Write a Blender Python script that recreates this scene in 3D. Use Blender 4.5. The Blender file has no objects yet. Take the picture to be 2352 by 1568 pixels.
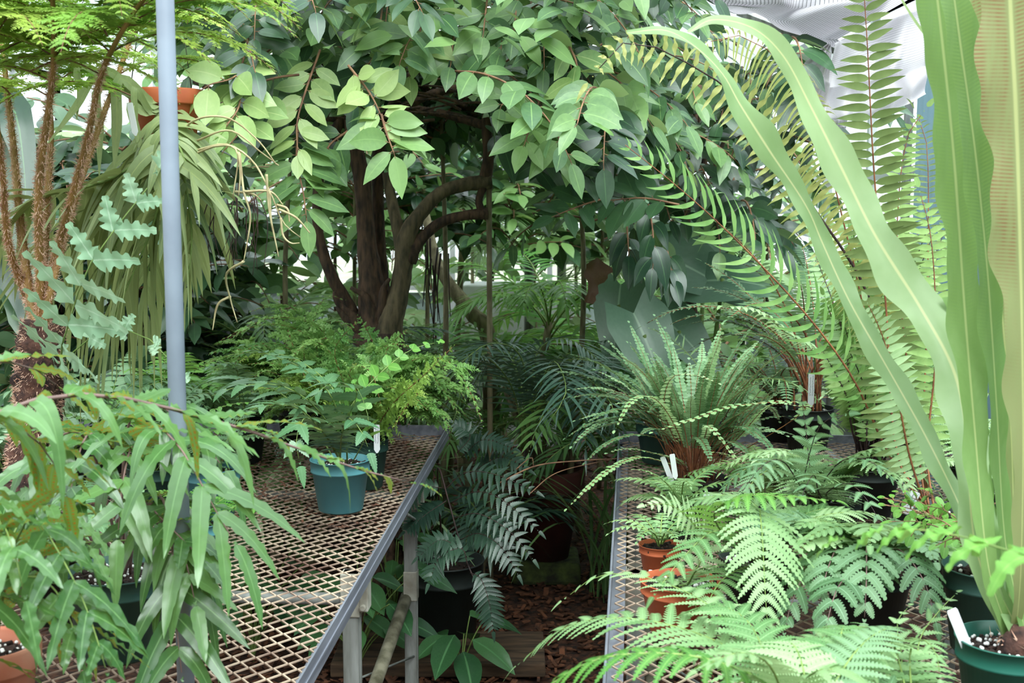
import bpy, math, random
import numpy as np
from mathutils import Vector

# ------------------------------------------------------------------ camera
F = 2900.0
CAMZ = 1.69
PITCH = math.radians(6.57)
S = bpy.context.scene
cam = bpy.data.cameras.new('camera')
cam.sensor_width = 36.0
cam.lens = 36.0 * F / 2352.0
cam.dof.use_dof = True
cam.dof.focus_distance = 3.45
cam.dof.aperture_fstop = 8.0
cam.clip_start = 0.05
cam_o = bpy.data.objects.new('camera', cam)
S.collection.objects.link(cam_o)
cam_o.location = (0, 0, CAMZ)
cam_o.rotation_euler = (math.pi / 2 - PITCH, 0, 0)
S.camera = cam_o

# ------------------------------------------------------------------ sky, sun, exposure
W = bpy.data.worlds.new('world')
S.world = W
W.use_nodes = True
wn = W.node_tree.nodes
wn['Background'].inputs[0].default_value = (0.93, 0.97, 1.0, 1)
wl = W.node_tree.links
_tc = wn.new('ShaderNodeTexCoord'); _sx = wn.new('ShaderNodeSeparateXYZ'); wl.new(_tc.outputs['Generated'], _sx.inputs[0])
_mr = wn.new('ShaderNodeMapRange'); wl.new(_sx.outputs['Z'], _mr.inputs[0])      # overcast sky: brightest overhead
_mr.inputs[1].default_value = -.05; _mr.inputs[2].default_value = 1.0; _mr.inputs[3].default_value = .5; _mr.inputs[4].default_value = 1.5
wl.new(_mr.outputs[0], wn['Background'].inputs[1])
sun = bpy.data.lights.new('sun', 'SUN')
sun.energy = 2.6
sun.angle = math.radians(50)
sun.color = (1.0, 0.985, 0.95)
sun_o = bpy.data.objects.new('sun', sun)
S.collection.objects.link(sun_o)
sun_o.rotation_euler = (math.radians(34), math.radians(14), 0)   # high overcast sun, behind and right of the camera
S.view_settings.view_transform = 'Standard'
S.view_settings.look = 'None'
S.view_settings.exposure = 1.65
S.view_settings.gamma = 1.0
S.view_settings.use_curve_mapping = False
S.cycles.max_bounces = 6
S.cycles.diffuse_bounces = 4
S.cycles.glossy_bounces = 2
S.cycles.transmission_bounces = 4
S.cycles.transparent_max_bounces = 8
S.cycles.caustics_reflective = False
S.cycles.caustics_refractive = False
S.cycles.use_denoising = True
S.cycles.sample_clamp_indirect = 4.0

# ------------------------------------------------------------------ places
FW = np.array([0, math.cos(PITCH), -math.sin(PITCH)])
UP = np.array([0, math.sin(PITCH), math.cos(PITCH)])
CAM = np.array([0, 0, CAMZ])
Z = np.array([0, 0, 1.0])


def _ray(px, py):
    return FW + np.array([(px - 1176) / F, 0, 0]) + UP * ((784 - py) / F)


def at(px, py, Y):
    """the place seen at that spot of the photograph, Y metres ahead"""
    d = _ray(px, py)
    return CAM + d * (Y / d[1])


def on(px, py, z):
    """the place seen at that spot, lying at height z"""
    d = _ray(px, py)
    return CAM + d * ((z - CAMZ) / d[2])


def nz(v):
    v = np.asarray(v, float)
    return v / np.maximum(np.linalg.norm(v, axis=-1, keepdims=True), 1e-9)


def curve(pts, n=24):
    """Catmull-Rom through pts, resampled to n even steps"""
    p = np.array([np.asarray(q, float) for q in pts])
    if len(p) == 2:
        t = np.linspace(0, 1, n)[:, None]
        return p[0] * (1 - t) + p[1] * t
    q = np.vstack([2 * p[0] - p[1], p, 2 * p[-1] - p[-2]])
    out = []
    for i in range(1, len(q) - 2):
        t = np.linspace(0, 1, 16, endpoint=False)[:, None]
        a, b, c, d = q[i - 1], q[i], q[i + 1], q[i + 2]
        out.append(.5 * (2 * b + (c - a) * t + (2 * a - 5 * b + 4 * c - d) * t ** 2 + (3 * b - a - 3 * c + d) * t ** 3))
    out = np.vstack(out + [p[-1:]])
    s = np.r_[0, np.cumsum(np.linalg.norm(np.diff(out, axis=0), axis=1))]
    u = np.linspace(0, s[-1], n)
    return np.stack([np.interp(u, s, out[:, k]) for k in range(3)], 1)


def clen(c):
    return float(np.linalg.norm(np.diff(c, axis=0), axis=1).sum())


def tang(c):
    return nz(np.gradient(c, axis=0))


def spine(base, az, L, e0, e1, n=10, bend=0.0, pw=1.0):
    """a stalk that leaves base towards azimuth az, its rise falling from e0 to e1 degrees"""
    p = np.asarray(base, float).copy()
    out = [p.copy()]
    for i in range(n):
        u = (i + .5) / n
        e = math.radians(e0 + (e1 - e0) * u ** pw)
        a = math.radians(az + bend * u)
        p = p + L / n * np.array([math.cos(e) * math.cos(a), math.cos(e) * math.sin(a), math.sin(e)])
        out.append(p.copy())
    return out


# ------------------------------------------------------------------ mesh builder (quads only)
class MB:
    def __init__(s):
        s.V, s.Fc, s.A, s.M, s.n = [], [], [], [], 0

    def add(s, v, f, a=None, m=0):
        v = np.asarray(v, float).reshape(-1, 3)
        f = np.asarray(f, int).reshape(-1, 4)
        if a is None:
            a = np.full((len(v), 3), .5)
        a = np.asarray(a, float).reshape(-1, 3)
        s.V.append(v); s.Fc.append(f + s.n); s.A.append(a); s.M.append(np.full(len(f), m)); s.n += len(v)
        return s

    def grid(s, g, a=None, m=0, closed=False, cap=False):
        """g (r, c, 3) rows of points -> quads; closed joins last column to first"""
        r, c = g.shape[:2]
        i = np.arange(r - 1)[:, None]
        j = np.arange(c if closed else c - 1)[None, :]
        j2 = (j + 1) % c
        f = np.stack([i * c + j, i * c + j2, (i + 1) * c + j2, (i + 1) * c + j], -1).reshape(-1, 4)
        s.add(g, f, a, m)
        return s

    def tube(s, pts, r, sides=6, m=0, a=None, rough=0, cap=True):
        c = np.asarray(pts, float)
        n = len(c)
        r = np.asarray(r, float)
        if r.ndim == 0:
            r = np.full(n, float(r))
        elif len(r) != n:
            r = np.interp(np.linspace(0, 1, n), np.linspace(0, 1, len(r)), r)
        T = tang(c)
        ref = np.array([1, 0, 0.]) if abs(T[0][0]) < .8 else np.array([0, 1., 0])
        Nn = []
        u = nz(np.cross(T[0], ref))
        for t in T:
            u = nz(u - t * np.dot(u, t)); Nn.append(u)
        Nn = np.array(Nn); B = np.cross(T, Nn)
        th = np.linspace(0, 2 * math.pi, sides, endpoint=False)
        rr = r[:, None]
        if rough:
            rng = np.random.RandomState(int(abs(c[0, 0] * 999 + c[-1, 2] * 777)) % 99999)
            rr = rr * (1 + rough * (rng.rand(n, sides) - .5) * 2)
        g = c[:, None] + Nn[:, None] * (np.cos(th)[None] * rr)[..., None] + B[:, None] * (np.sin(th)[None] * rr)[..., None]
        if cap:
            g = np.concatenate([np.repeat(c[:1, None], sides, 1), g, np.repeat(c[-1:, None], sides, 1)])
        at_ = np.full((g.shape[0] * sides, 3), .5) if a is None else np.tile(a, (g.shape[0] * sides, 1))
        s.grid(g, at_, m, closed=True)
        return s

    def lathe(s, prof, c, seg=40, m=0, wob=0):
        pr = np.array(prof, float)
        th = np.linspace(0, 2 * math.pi, seg, endpoint=False)
        g = np.stack([pr[:, 0][:, None] * np.cos(th)[None], pr[:, 0][:, None] * np.sin(th)[None], np.repeat(pr[:, 1][:, None], seg, 1)], -1)
        s.grid(g + np.asarray(c, float), None, m, closed=True)
        return s

    def box(s, c, size, ax=None, m=0, a=None):
        """box with centre c, full size, axes ax (3x3 rows)"""
        c = np.asarray(c, float); h = np.asarray(size, float) / 2
        ax = np.eye(3) if ax is None else np.asarray(ax, float)
        v = np.array([[x, y, z] for x in (-1, 1) for y in (-1, 1) for z in (-1, 1)], float) * h
        v = c + v @ ax
        f = [[0, 1, 3, 2], [4, 6, 7, 5], [0, 4, 5, 1], [2, 3, 7, 6], [0, 2, 6, 4], [1, 5, 7, 3]]
        s.add(v, f, None if a is None else np.tile(a, (8, 1)), m)
        return s

    def bar(s, p, q, w, h, m=0, up=Z):
        p = np.asarray(p, float); q = np.asarray(q, float)
        d = nz(q - p); up = np.asarray(up, float)
        if abs(np.dot(d, up)) > .98:
            up = np.array([0, 1., 0])
        x = nz(np.cross(d, up)); y = np.cross(x, d)
        return s.box((p + q) / 2, (w, np.linalg.norm(q - p), h), np.array([x, d, y]), m)

    def build(s, name, mats, parent=None, smooth=True, origin=None, bevel=0):
        V = np.vstack(s.V); Fc = np.vstack(s.Fc); A = np.vstack(s.A); M = np.concatenate(s.M)
        if parent is not None:
            r = parent
            while r.parent is not None:
                r = r.parent
            org = np.array(r.location)
        else:
            org = np.array(origin) if origin is not None else np.array([(V[:, 0].min() + V[:, 0].max()) / 2, (V[:, 1].min() + V[:, 1].max()) / 2, V[:, 2].min()])
        V = V - org
        me = bpy.data.meshes.new(name)
        me.vertices.add(len(V)); me.vertices.foreach_set('co', V.astype(np.float32).ravel())
        me.loops.add(len(Fc) * 4); me.loops.foreach_set('vertex_index', Fc.astype(np.int32).ravel())
        me.polygons.add(len(Fc)); me.polygons.foreach_set('loop_start', (np.arange(len(Fc)) * 4).astype(np.int32))
        me.polygons.foreach_set('material_index', M.astype(np.int32))
        me.polygons.foreach_set('use_smooth', np.full(len(Fc), bool(smooth)))
        at_ = me.attributes.new('v', 'FLOAT_COLOR', 'POINT')
        at_.data.foreach_set('color', np.c_[A, np.ones(len(A))].astype(np.float32).ravel())
        me.update(calc_edges=True)
        for mt in (mats if isinstance(mats, (list, tuple)) else [mats]):
            me.materials.append(mt)
        o = bpy.data.objects.new(name, me)
        S.collection.objects.link(o)
        if parent is not None:
            o.parent = parent
        else:
            o.location = org
        if bevel:
            b = o.modifiers.new('bevel', 'BEVEL'); b.width = bevel; b.segments = 2; b.limit_method = 'ANGLE'
        return o


def tag(o, label, cat, group=None, kind=None):
    o['label'] = label
    o['category'] = cat
    if group: o['group'] = group
    if kind: o['kind'] = kind
    return o


def thing(name, label, cat, loc, group=None):
    o = bpy.data.objects.new(name, None)
    o.empty_display_size = .05
    S.collection.objects.link(o)
    o.location = tuple(float(x) for x in loc)
    return tag(o, label, cat, group)


def struct(o):
    o['kind'] = 'structure'
    return o


# ------------------------------------------------------------------ materials
def lin(c):
    return tuple(((x / 255) / 12.92 if x / 255 <= .04045 else ((x / 255 + .055) / 1.055) ** 2.4) for x in c)


def _new(name):
    m = bpy.data.materials.new(name); m.use_nodes = True
    nt = m.node_tree
    return m, nt, nt.nodes, nt.links, nt.nodes['Principled BSDF']


def _mix(N, L, fac, a, b):
    x = N.new('ShaderNodeMix'); x.data_type = 'RGBA'
    for i, v in ((0, fac), (6, a), (7, b)):
        if isinstance(v, (tuple, list)):
            x.inputs[i].default_value = (*v[:3], 1)
        elif isinstance(v, (int, float)):
            x.inputs[i].default_value = v
        else:
            L.new(v, x.inputs[i])
    return x.outputs[2]


def leaf_mat(name, dark, light, rib=None, rough=.42, tr=.3, under=None, dots=None, spec=.5, ribw=.1, bands=None):
    """dark..light picked by each leaf's own tint; rib lightens the midrib; under is the paler underside; dots are spore dots"""
    def soft_(c, k=.13):
        g_ = .3 * c[0] + .6 * c[1] + .1 * c[2]
        return tuple(x * (1 - k) + g_ * k for x in c)
    dark, light = soft_(dark), soft_(light)
    under = soft_(under) if under else None
    m, nt, N, L, P = _new(name)
    at_ = N.new('ShaderNodeAttribute'); at_.attribute_name = 'v'
    sp = N.new('ShaderNodeSeparateColor'); L.new(at_.outputs['Color'], sp.inputs[0])
    nz_ = N.new('ShaderNodeTexNoise'); nz_.inputs['Scale'].default_value = 22
    ad = N.new('ShaderNodeMath'); ad.operation = 'MULTIPLY_ADD'
    L.new(nz_.outputs[0], ad.inputs[0]); ad.inputs[1].default_value = .5; 
    sb = N.new('ShaderNodeMath'); sb.operation = 'SUBTRACT'; L.new(sp.outputs[0], sb.inputs[0]); sb.inputs[1].default_value = .25
    L.new(sb.outputs[0], ad.inputs[2])
    cl = N.new('ShaderNodeClamp'); L.new(ad.outputs[0], cl.inputs[0])
    col = _mix(N, L, cl.outputs[0], lin(dark), lin(light))
    if under:
        g = N.new('ShaderNodeNewGeometry')
        col = _mix(N, L, g.outputs['Backfacing'], col, lin(under))
    if rib:
        mr = N.new('ShaderNodeMapRange'); L.new(sp.outputs[1], mr.inputs[0])
        mr.inputs[1].default_value = ribw * .4; mr.inputs[2].default_value = ribw; mr.inputs[3].default_value = .8; mr.inputs[4].default_value = 0
        col = _mix(N, L, mr.outputs[0], col, lin(rib))
    if dots:
        # two rows of spore dots under the blade
        w = N.new('ShaderNodeMath'); w.operation = 'SINE'
        mu = N.new('ShaderNodeMath'); mu.operation = 'MULTIPLY'; mu.inputs[1].default_value = 120
        L.new(sp.outputs[2], mu.inputs[0]); L.new(mu.outputs[0], w.inputs[0])
        d = N.new('ShaderNodeMath'); d.operation = 'SUBTRACT'; d.inputs[1].default_value = .45; L.new(sp.outputs[1], d.inputs[0])
        da = N.new('ShaderNodeMath'); da.operation = 'ABSOLUTE'; L.new(d.outputs[0], da.inputs[0])
        dm = N.new('ShaderNodeMapRange'); L.new(da.outputs[0], dm.inputs[0]); dm.inputs[1].default_value = .1; dm.inputs[2].default_value = .22; dm.inputs[3].default_value = 1; dm.inputs[4].default_value = 0
        ws = N.new('ShaderNodeMapRange'); L.new(w.outputs[0], ws.inputs[0]); ws.inputs[1].default_value = -.3; ws.inputs[2].default_value = .3
        ml = N.new('ShaderNodeMath'); ml.operation = 'MULTIPLY'; L.new(dm.outputs[0], ml.inputs[0]); L.new(ws.outputs[0], ml.inputs[1])
        g2 = N.new('ShaderNodeNewGeometry')
        m2 = N.new('ShaderNodeMath'); m2.operation = 'MULTIPLY'; L.new(ml.outputs[0], m2.inputs[0]); L.new(g2.outputs['Backfacing'], m2.inputs[1])
        col = _mix(N, L, m2.outputs[0], col, lin(dots))
    if bands:
        # fine rows of brown spores running out from the midrib
        mu = N.new('ShaderNodeMath'); mu.operation = 'MULTIPLY_ADD'; mu.inputs[1].default_value = 1300; L.new(sp.outputs[2], mu.inputs[0])
        m3 = N.new('ShaderNodeMath'); m3.operation = 'MULTIPLY'; m3.inputs[1].default_value = -9; L.new(sp.outputs[1], m3.inputs[0]); L.new(m3.outputs[0], mu.inputs[2])
        si = N.new('ShaderNodeMath'); si.operation = 'SINE'; L.new(mu.outputs[0], si.inputs[0])
        n3 = N.new('ShaderNodeTexNoise'); n3.inputs['Scale'].default_value = 9
        ms = N.new('ShaderNodeMapRange'); L.new(si.outputs[0], ms.inputs[0]); ms.inputs[1].default_value = -.6; ms.inputs[2].default_value = .6
        mz = N.new('ShaderNodeMapRange'); L.new(n3.outputs[0], mz.inputs[0]); mz.inputs[1].default_value = .35; mz.inputs[2].default_value = .6
        me_ = N.new('ShaderNodeMapRange'); L.new(sp.outputs[1], me_.inputs[0]); me_.inputs[1].default_value = .08; me_.inputs[2].default_value = .2
        mm = N.new('ShaderNodeMath'); mm.operation = 'MULTIPLY'; L.new(ms.outputs[0], mm.inputs[0]); L.new(mz.outputs[0], mm.inputs[1])
        m4 = N.new('ShaderNodeMath'); m4.operation = 'MULTIPLY'; L.new(mm.outputs[0], m4.inputs[0]); L.new(me_.outputs[0], m4.inputs[1])
        hs = N.new('ShaderNodeMapRange'); L.new(sp.outputs[2], hs.inputs[0]); hs.inputs[1].default_value = .38; hs.inputs[2].default_value = .6
        m5 = N.new('ShaderNodeMath'); m5.operation = 'MULTIPLY'; L.new(m4.outputs[0], m5.inputs[0]); L.new(hs.outputs[0], m5.inputs[1]); m4 = m5
        col = _mix(N, L, m4.outputs[0], col, lin(bands))
    L.new(col, P.inputs['Base Color'])
    P.inputs['Roughness'].default_value = rough
    P.inputs['Specular IOR Level'].default_value = spec
    if tr > 0:
        T = N.new('ShaderNodeBsdfTranslucent')
        gm = N.new('ShaderNodeGamma'); gm.inputs[1].default_value = .8; L.new(col, gm.inputs[0])
        tc = _mix(N, L, .14, gm.outputs[0], (.75, .85, .12)); L.new(tc, T.inputs[0])
        mx = N.new('ShaderNodeMixShader'); mx.inputs[0].default_value = tr
        L.new(P.outputs[0], mx.inputs[1]); L.new(T.outputs[0], mx.inputs[2])
        L.new(mx.outputs[0], N['Material Output'].inputs[0])
    return m


def plain(name, a, b=None, scale=12, rough=.6, metal=0, bump=0, detail=4, spec=.4, stretch=None, contrast=(.35, .65)):
    m, nt, N, L, P = _new(name)
    P.inputs['Roughness'].default_value = rough
    P.inputs['Metallic'].default_value = metal
    P.inputs['Specular IOR Level'].default_value = spec
    if b is None:
        P.inputs['Base Color'].default_value = (*lin(a), 1)
        return m
    tc = N.new('ShaderNodeTexCoord'); n = N.new('ShaderNodeTexNoise')
    n.inputs['Scale'].default_value = scale; n.inputs['Detail'].default_value = detail
    if stretch:
        mp = N.new('ShaderNodeMapping'); mp.inputs['Scale'].default_value = stretch
        L.new(tc.outputs['Object'], mp.inputs[0]); L.new(mp.outputs[0], n.inputs['Vector'])
    else:
        L.new(tc.outputs['Object'], n.inputs['Vector'])
    mr = N.new('ShaderNodeMapRange'); L.new(n.outputs[0], mr.inputs[0])
    mr.inputs[1].default_value = contrast[0]; mr.inputs[2].default_value = contrast[1]
    L.new(_mix(N, L, mr.outputs[0], lin(a), lin(b)), P.inputs['Base Color'])
    if bump:
        bp = N.new('ShaderNodeBump'); bp.inputs['Strength'].default_value = bump; bp.inputs['Distance'].default_value = .01
        L.new(n.outputs[0], bp.inputs['Height']); L.new(bp.outputs[0], P.inputs['Normal'])
    return m


def glass_mat(name, tint=(.93, .98, .98), gloss=.07, haze=0.0):
    m, nt, N, L, P = _new(name)
    T = N.new('ShaderNodeBsdfTransparent'); T.inputs[0].default_value = (*tint, 1)
    G = N.new('ShaderNodeBsdfGlossy'); G.inputs[1].default_value = .05
    mx = N.new('ShaderNodeMixShader'); mx.inputs[0].default_value = gloss
    L.new(T.outputs[0], mx.inputs[1]); L.new(G.outputs[0], mx.inputs[2])
    out = mx.outputs[0]
    if haze:
        D = N.new('ShaderNodeBsdfTranslucent'); D.inputs[0].default_value = (.9, .95, .97, 1)
        m2 = N.new('ShaderNodeMixShader'); m2.inputs[0].default_value = haze
        L.new(out, m2.inputs[1]); L.new(D.outputs[0], m2.inputs[2]); out = m2.outputs[0]
    L.new(out, N['Material Output'].inputs[0])
    return m


def sheet_mat(name, a, b, tr=.5, scale=3, stripe=None):
    """cloth or milky panel that lets daylight through"""
    m, nt, N, L, P = _new(name)
    tc = N.new('ShaderNodeTexCoord')
    n = N.new('ShaderNodeTexNoise'); n.inputs['Scale'].default_value = scale; L.new(tc.outputs['Object'], n.inputs['Vector'])
    col = _mix(N, L, n.outputs[0], lin(a), lin(b))
    if stripe:
        at_ = N.new('ShaderNodeAttribute'); at_.attribute_name = 'v'
        sp = N.new('ShaderNodeSeparateColor'); L.new(at_.outputs['Color'], sp.inputs[0])
        for ch, fr, lo in ((0, stripe[0], stripe[3]), (1, stripe[1], stripe[4])):
            mu = N.new('ShaderNodeMath'); mu.operation = 'MULTIPLY'; mu.inputs[1].default_value = fr; L.new(sp.outputs[ch], mu.inputs[0])
            si = N.new('ShaderNodeMath'); si.operation = 'SINE'; L.new(mu.outputs[0], si.inputs[0])
            mr = N.new('ShaderNodeMapRange'); L.new(si.outputs[0], mr.inputs[0]); mr.inputs[1].default_value = lo; mr.inputs[2].default_value = lo + .15
            col = _mix(N, L, mr.outputs[0], col, lin(stripe[2]))
    L.new(col, P.inputs['Base Color']); P.inputs['Roughness'].default_value = .6
    T = N.new('ShaderNodeBsdfTranslucent'); L.new(col, T.inputs[0])
    mx = N.new('ShaderNodeMixShader'); mx.inputs[0].default_value = tr
    L.new(P.outputs[0], mx.inputs[1]); L.new(T.outputs[0], mx.inputs[2]); L.new(mx.outputs[0], N['Material Output'].inputs[0])
    return m


# ------------------------------------------------------------------ leaf outlines: rows of (s, half width); s along, w across
def tpl_smooth(kind, n):
    s = np.linspace(0, 1, n + 1)
    if kind == 'oval':
        w = np.sin(math.pi * s ** .9) ** .8
        w[0] = .04
    elif kind == 'egg':
        w = np.sin(math.pi * s ** .85) ** .72; w[0] = .04; w[-2] *= .8
    elif kind == 'lance':
        w = np.sin(math.pi * s ** .62) ** .9; w[0] = .12
    elif kind == 'strap':
        w = np.minimum(1, s * 7 + .25) * (1 - s ** 3.0) ** .8
    elif kind == 'round':
        w = np.sqrt(np.maximum(0, 1 - (2 * s - 1) ** 2)); w[0] = .3; w[-1] = .25
    elif kind == 'tri':
        w = (1 - s) ** .8
    w = np.maximum(w, .015)
    return s, w, s.copy()


def tpl_lobed(n, depth=.55, kind='lance', slant=.35):
    """n lobes a side; depth how far the cuts reach"""
    S_, Wd, Sm = [0], [.08], [0]
    env = lambda s: {'lance': (1 - s) ** .55 * min(1, .55 + s * 4), 'tri': (1 - s) ** .75, 'par': min(1, .7 + 3 * s) * (1 - s ** 3) ** .6}[kind]
    for i in range(n):
        a, b = i / n, (i + 1) / n
        d = b - a
        for u, k in ((.1, 1 - depth), (.3, .92), (.65, 1.0), (.95, 1 - depth * .85)):
            s = a + d * u
            S_.append(min(1, s + d * slant * k)); Wd.append(max(.02, env(s) * k)); Sm.append(s)
    S_.append(1); Wd.append(.01); Sm.append(1)
    return np.array(S_), np.array(Wd), np.array(Sm)


def tpl_serr(n, depth=.25):
    S_, Wd, Sm = [0], [.1], [0]
    for i in range(n):
        a, b = i / n, (i + 1) / n; d = b - a
        for u, k in ((.15, 1 - depth), (.9, 1.0)):
            s = a + d * u
            e = min(1, .5 + s * 5) * (1 - s ** 1.8) ** .8
            S_.append(s); Wd.append(max(.02, e * k)); Sm.append(s)
    S_.append(1); Wd.append(.01); Sm.append(1)
    return np.array(S_), np.array(Wd), np.array(Sm)


LANCE = tpl_smooth('lance', 5); LANCE8 = tpl_smooth('lance', 8); OVAL = tpl_smooth('oval', 7); EGG = tpl_smooth('egg', 7)
ROUND = tpl_smooth('round', 4); STRAP = tpl_smooth('strap', 6); STRAP12 = tpl_smooth('strap', 12); OBL = tpl_smooth('strap', 4)
LOB8 = tpl_lobed(8); LOB6 = tpl_lobed(6, .6); LOB12 = tpl_lobed(12, .6); LOBP = tpl_lobed(9, .35, 'par'); SERR = tpl_serr(8); SERR12 = tpl_serr(12, .18)
TRI = tpl_smooth('tri', 3)


def leaves(mb, P, D, Nn, L, Wd, tpl, droop=0., fold=.15, wave=0., wfreq=14., tint=None, m=0, cols=3, side=0., hook=0., rng=None):
    P = np.atleast_2d(P).astype(float); M = len(P)
    D = nz(np.broadcast_to(D, (M, 3))); Nn = np.broadcast_to(Nn, (M, 3))
    Nn = nz(Nn - D * np.sum(Nn * D, 1, keepdims=True))
    Sd = np.cross(D, Nn)
    L = np.broadcast_to(L, (M,)).astype(float); Wd = np.broadcast_to(Wd, (M,)).astype(float)
    droop = np.broadcast_to(droop, (M,)).astype(float); hook = np.broadcast_to(hook, (M,)).astype(float)
    s, w, sm = tpl
    t = np.linspace(-1, 1, cols)
    K = len(s)
    at_ = np.abs(t)
    ss = sm[:, None] * (1 - at_)[None] + s[:, None] * at_[None]          # (K,c)
    ww = w[:, None] * t[None]
    rg = rng or np.random.RandomState(M * 7 + K)
    ph = rg.rand(M) * 6.28
    Lx = L[:, None, None]
    sl = ss[None]
    # bend by gravity: shorten along D as it drops
    k = droop[:, None, None]
    along = Lx * (sl - .35 * k * sl ** 2 * np.minimum(1, k))
    v = P[:, None, None] + D[:, None, None] * along[..., None]
    v = v - Z * (k * sl ** 2 * Lx * .8)[..., None]
    v = v + Sd[:, None, None] * ((ww[None] * Wd[:, None, None] / 2) + hook[:, None, None] * sl ** 2 * Lx)[..., None]
    up = np.abs(ww)[None] * Wd[:, None, None] / 2 * fold
    if wave:
        up = up + at_[None, None] * np.minimum(1, w * 1.5)[None, :, None] * wave * np.sin(sl * wfreq + ph[:, None, None] + (t > 0) * 2.0) * Wd[:, None, None]
    v = v + Nn[:, None, None] * up[..., None]
    if tint is None:
        tint = rg.rand(M)
    tint = np.broadcast_to(tint, (M,)).astype(float)
    A = np.stack([np.broadcast_to(tint[:, None, None], v.shape[:3]), np.broadcast_to(at_[None, None], v.shape[:3]), np.broadcast_to(sl, v.shape[:3])], -1)
    i = np.arange(K - 1)[:, None]; j = np.arange(cols - 1)[None]
    f = np.stack([i * cols + j, i * cols + j + 1, (i + 1) * cols + j + 1, (i + 1) * cols + j], -1).reshape(-1, 4)
    f = (f[None] + (np.arange(M) * K * cols)[:, None, None]).reshape(-1, 4)
    mb.add(v, f, A, m)


def ribbon(mb, pts, widths, up=Z, fold=.12, wave=0., wfreq=20., n=28, cols=5, tint=.5, m=0, thick=0, twist=0., phase=0., wobk=.12):
    """one long strap leaf along a curve; widths are full widths along it"""
    c = curve(pts, n)
    T = tang(c)
    w = np.interp(np.linspace(0, 1, n), np.linspace(0, 1, len(widths)), widths)
    u = np.asarray(up, float)
    Nn = nz(u - T * (T @ u)[:, None]); Sd = np.cross(T, Nn)
    if np.ndim(twist) or twist:
        tw = np.interp(np.linspace(0, 1, n), np.linspace(0, 1, len(twist)), twist) if np.ndim(twist) else np.linspace(0, twist, n)
        tw = np.radians(tw)[:, None]
        Nn, Sd = Nn * np.cos(tw) + Sd * np.sin(tw), Sd * np.cos(tw) - Nn * np.sin(tw)
    t = np.linspace(-1, 1, cols)
    a_ = np.abs(t)
    s = np.linspace(0, 1, n)
    h = a_[None] * (w[:, None] / 2) * fold
    if wave:
        h = h + (a_ ** 1.5)[None] * wave * w[:, None] * np.sin(s[:, None] * wfreq + phase + (t > 0)[None] * 1.3)
        wob = 1 + wobk * (np.sin(s[:, None] * wfreq * .8 + (t > 0)[None] * 2.1 + phase) + .5 * np.sin(s[:, None] * wfreq * 1.9 + (t > 0)[None] * 4 + phase * 2)) * a_[None]
    else:
        wob = 1.0
    g = c[:, None] + Sd[:, None] * (t[None] * w[:, None] / 2 * wob)[..., None] + Nn[:, None] * h[..., None]
    A = np.stack([np.full((n, cols), tint), np.broadcast_to(a_[None], (n, cols)), np.broadcast_to(s[:, None], (n, cols))], -1)
    mb.grid(g, A.reshape(-1, 3), m)
    return c


PROF = {
    'lance': lambda t: np.sin(math.pi * np.clip(t, 0, 1) ** .75) ** .7 * .95 + .05,
    'tri': lambda t: (1 - t) ** .85 * .94 + .06,
    'ovate': lambda t: np.minimum(1, .55 + 2.2 * t) * (1 - t ** 1.8) ** .9 + .03,
    'par': lambda t: np.minimum(1, .5 + 3 * t) * (1 - t ** 5) ** .8 + .02,
    'palm': lambda t: np.minimum(1, .6 + 1.5 * t) * (1 - .55 * t ** 3),
}


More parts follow.
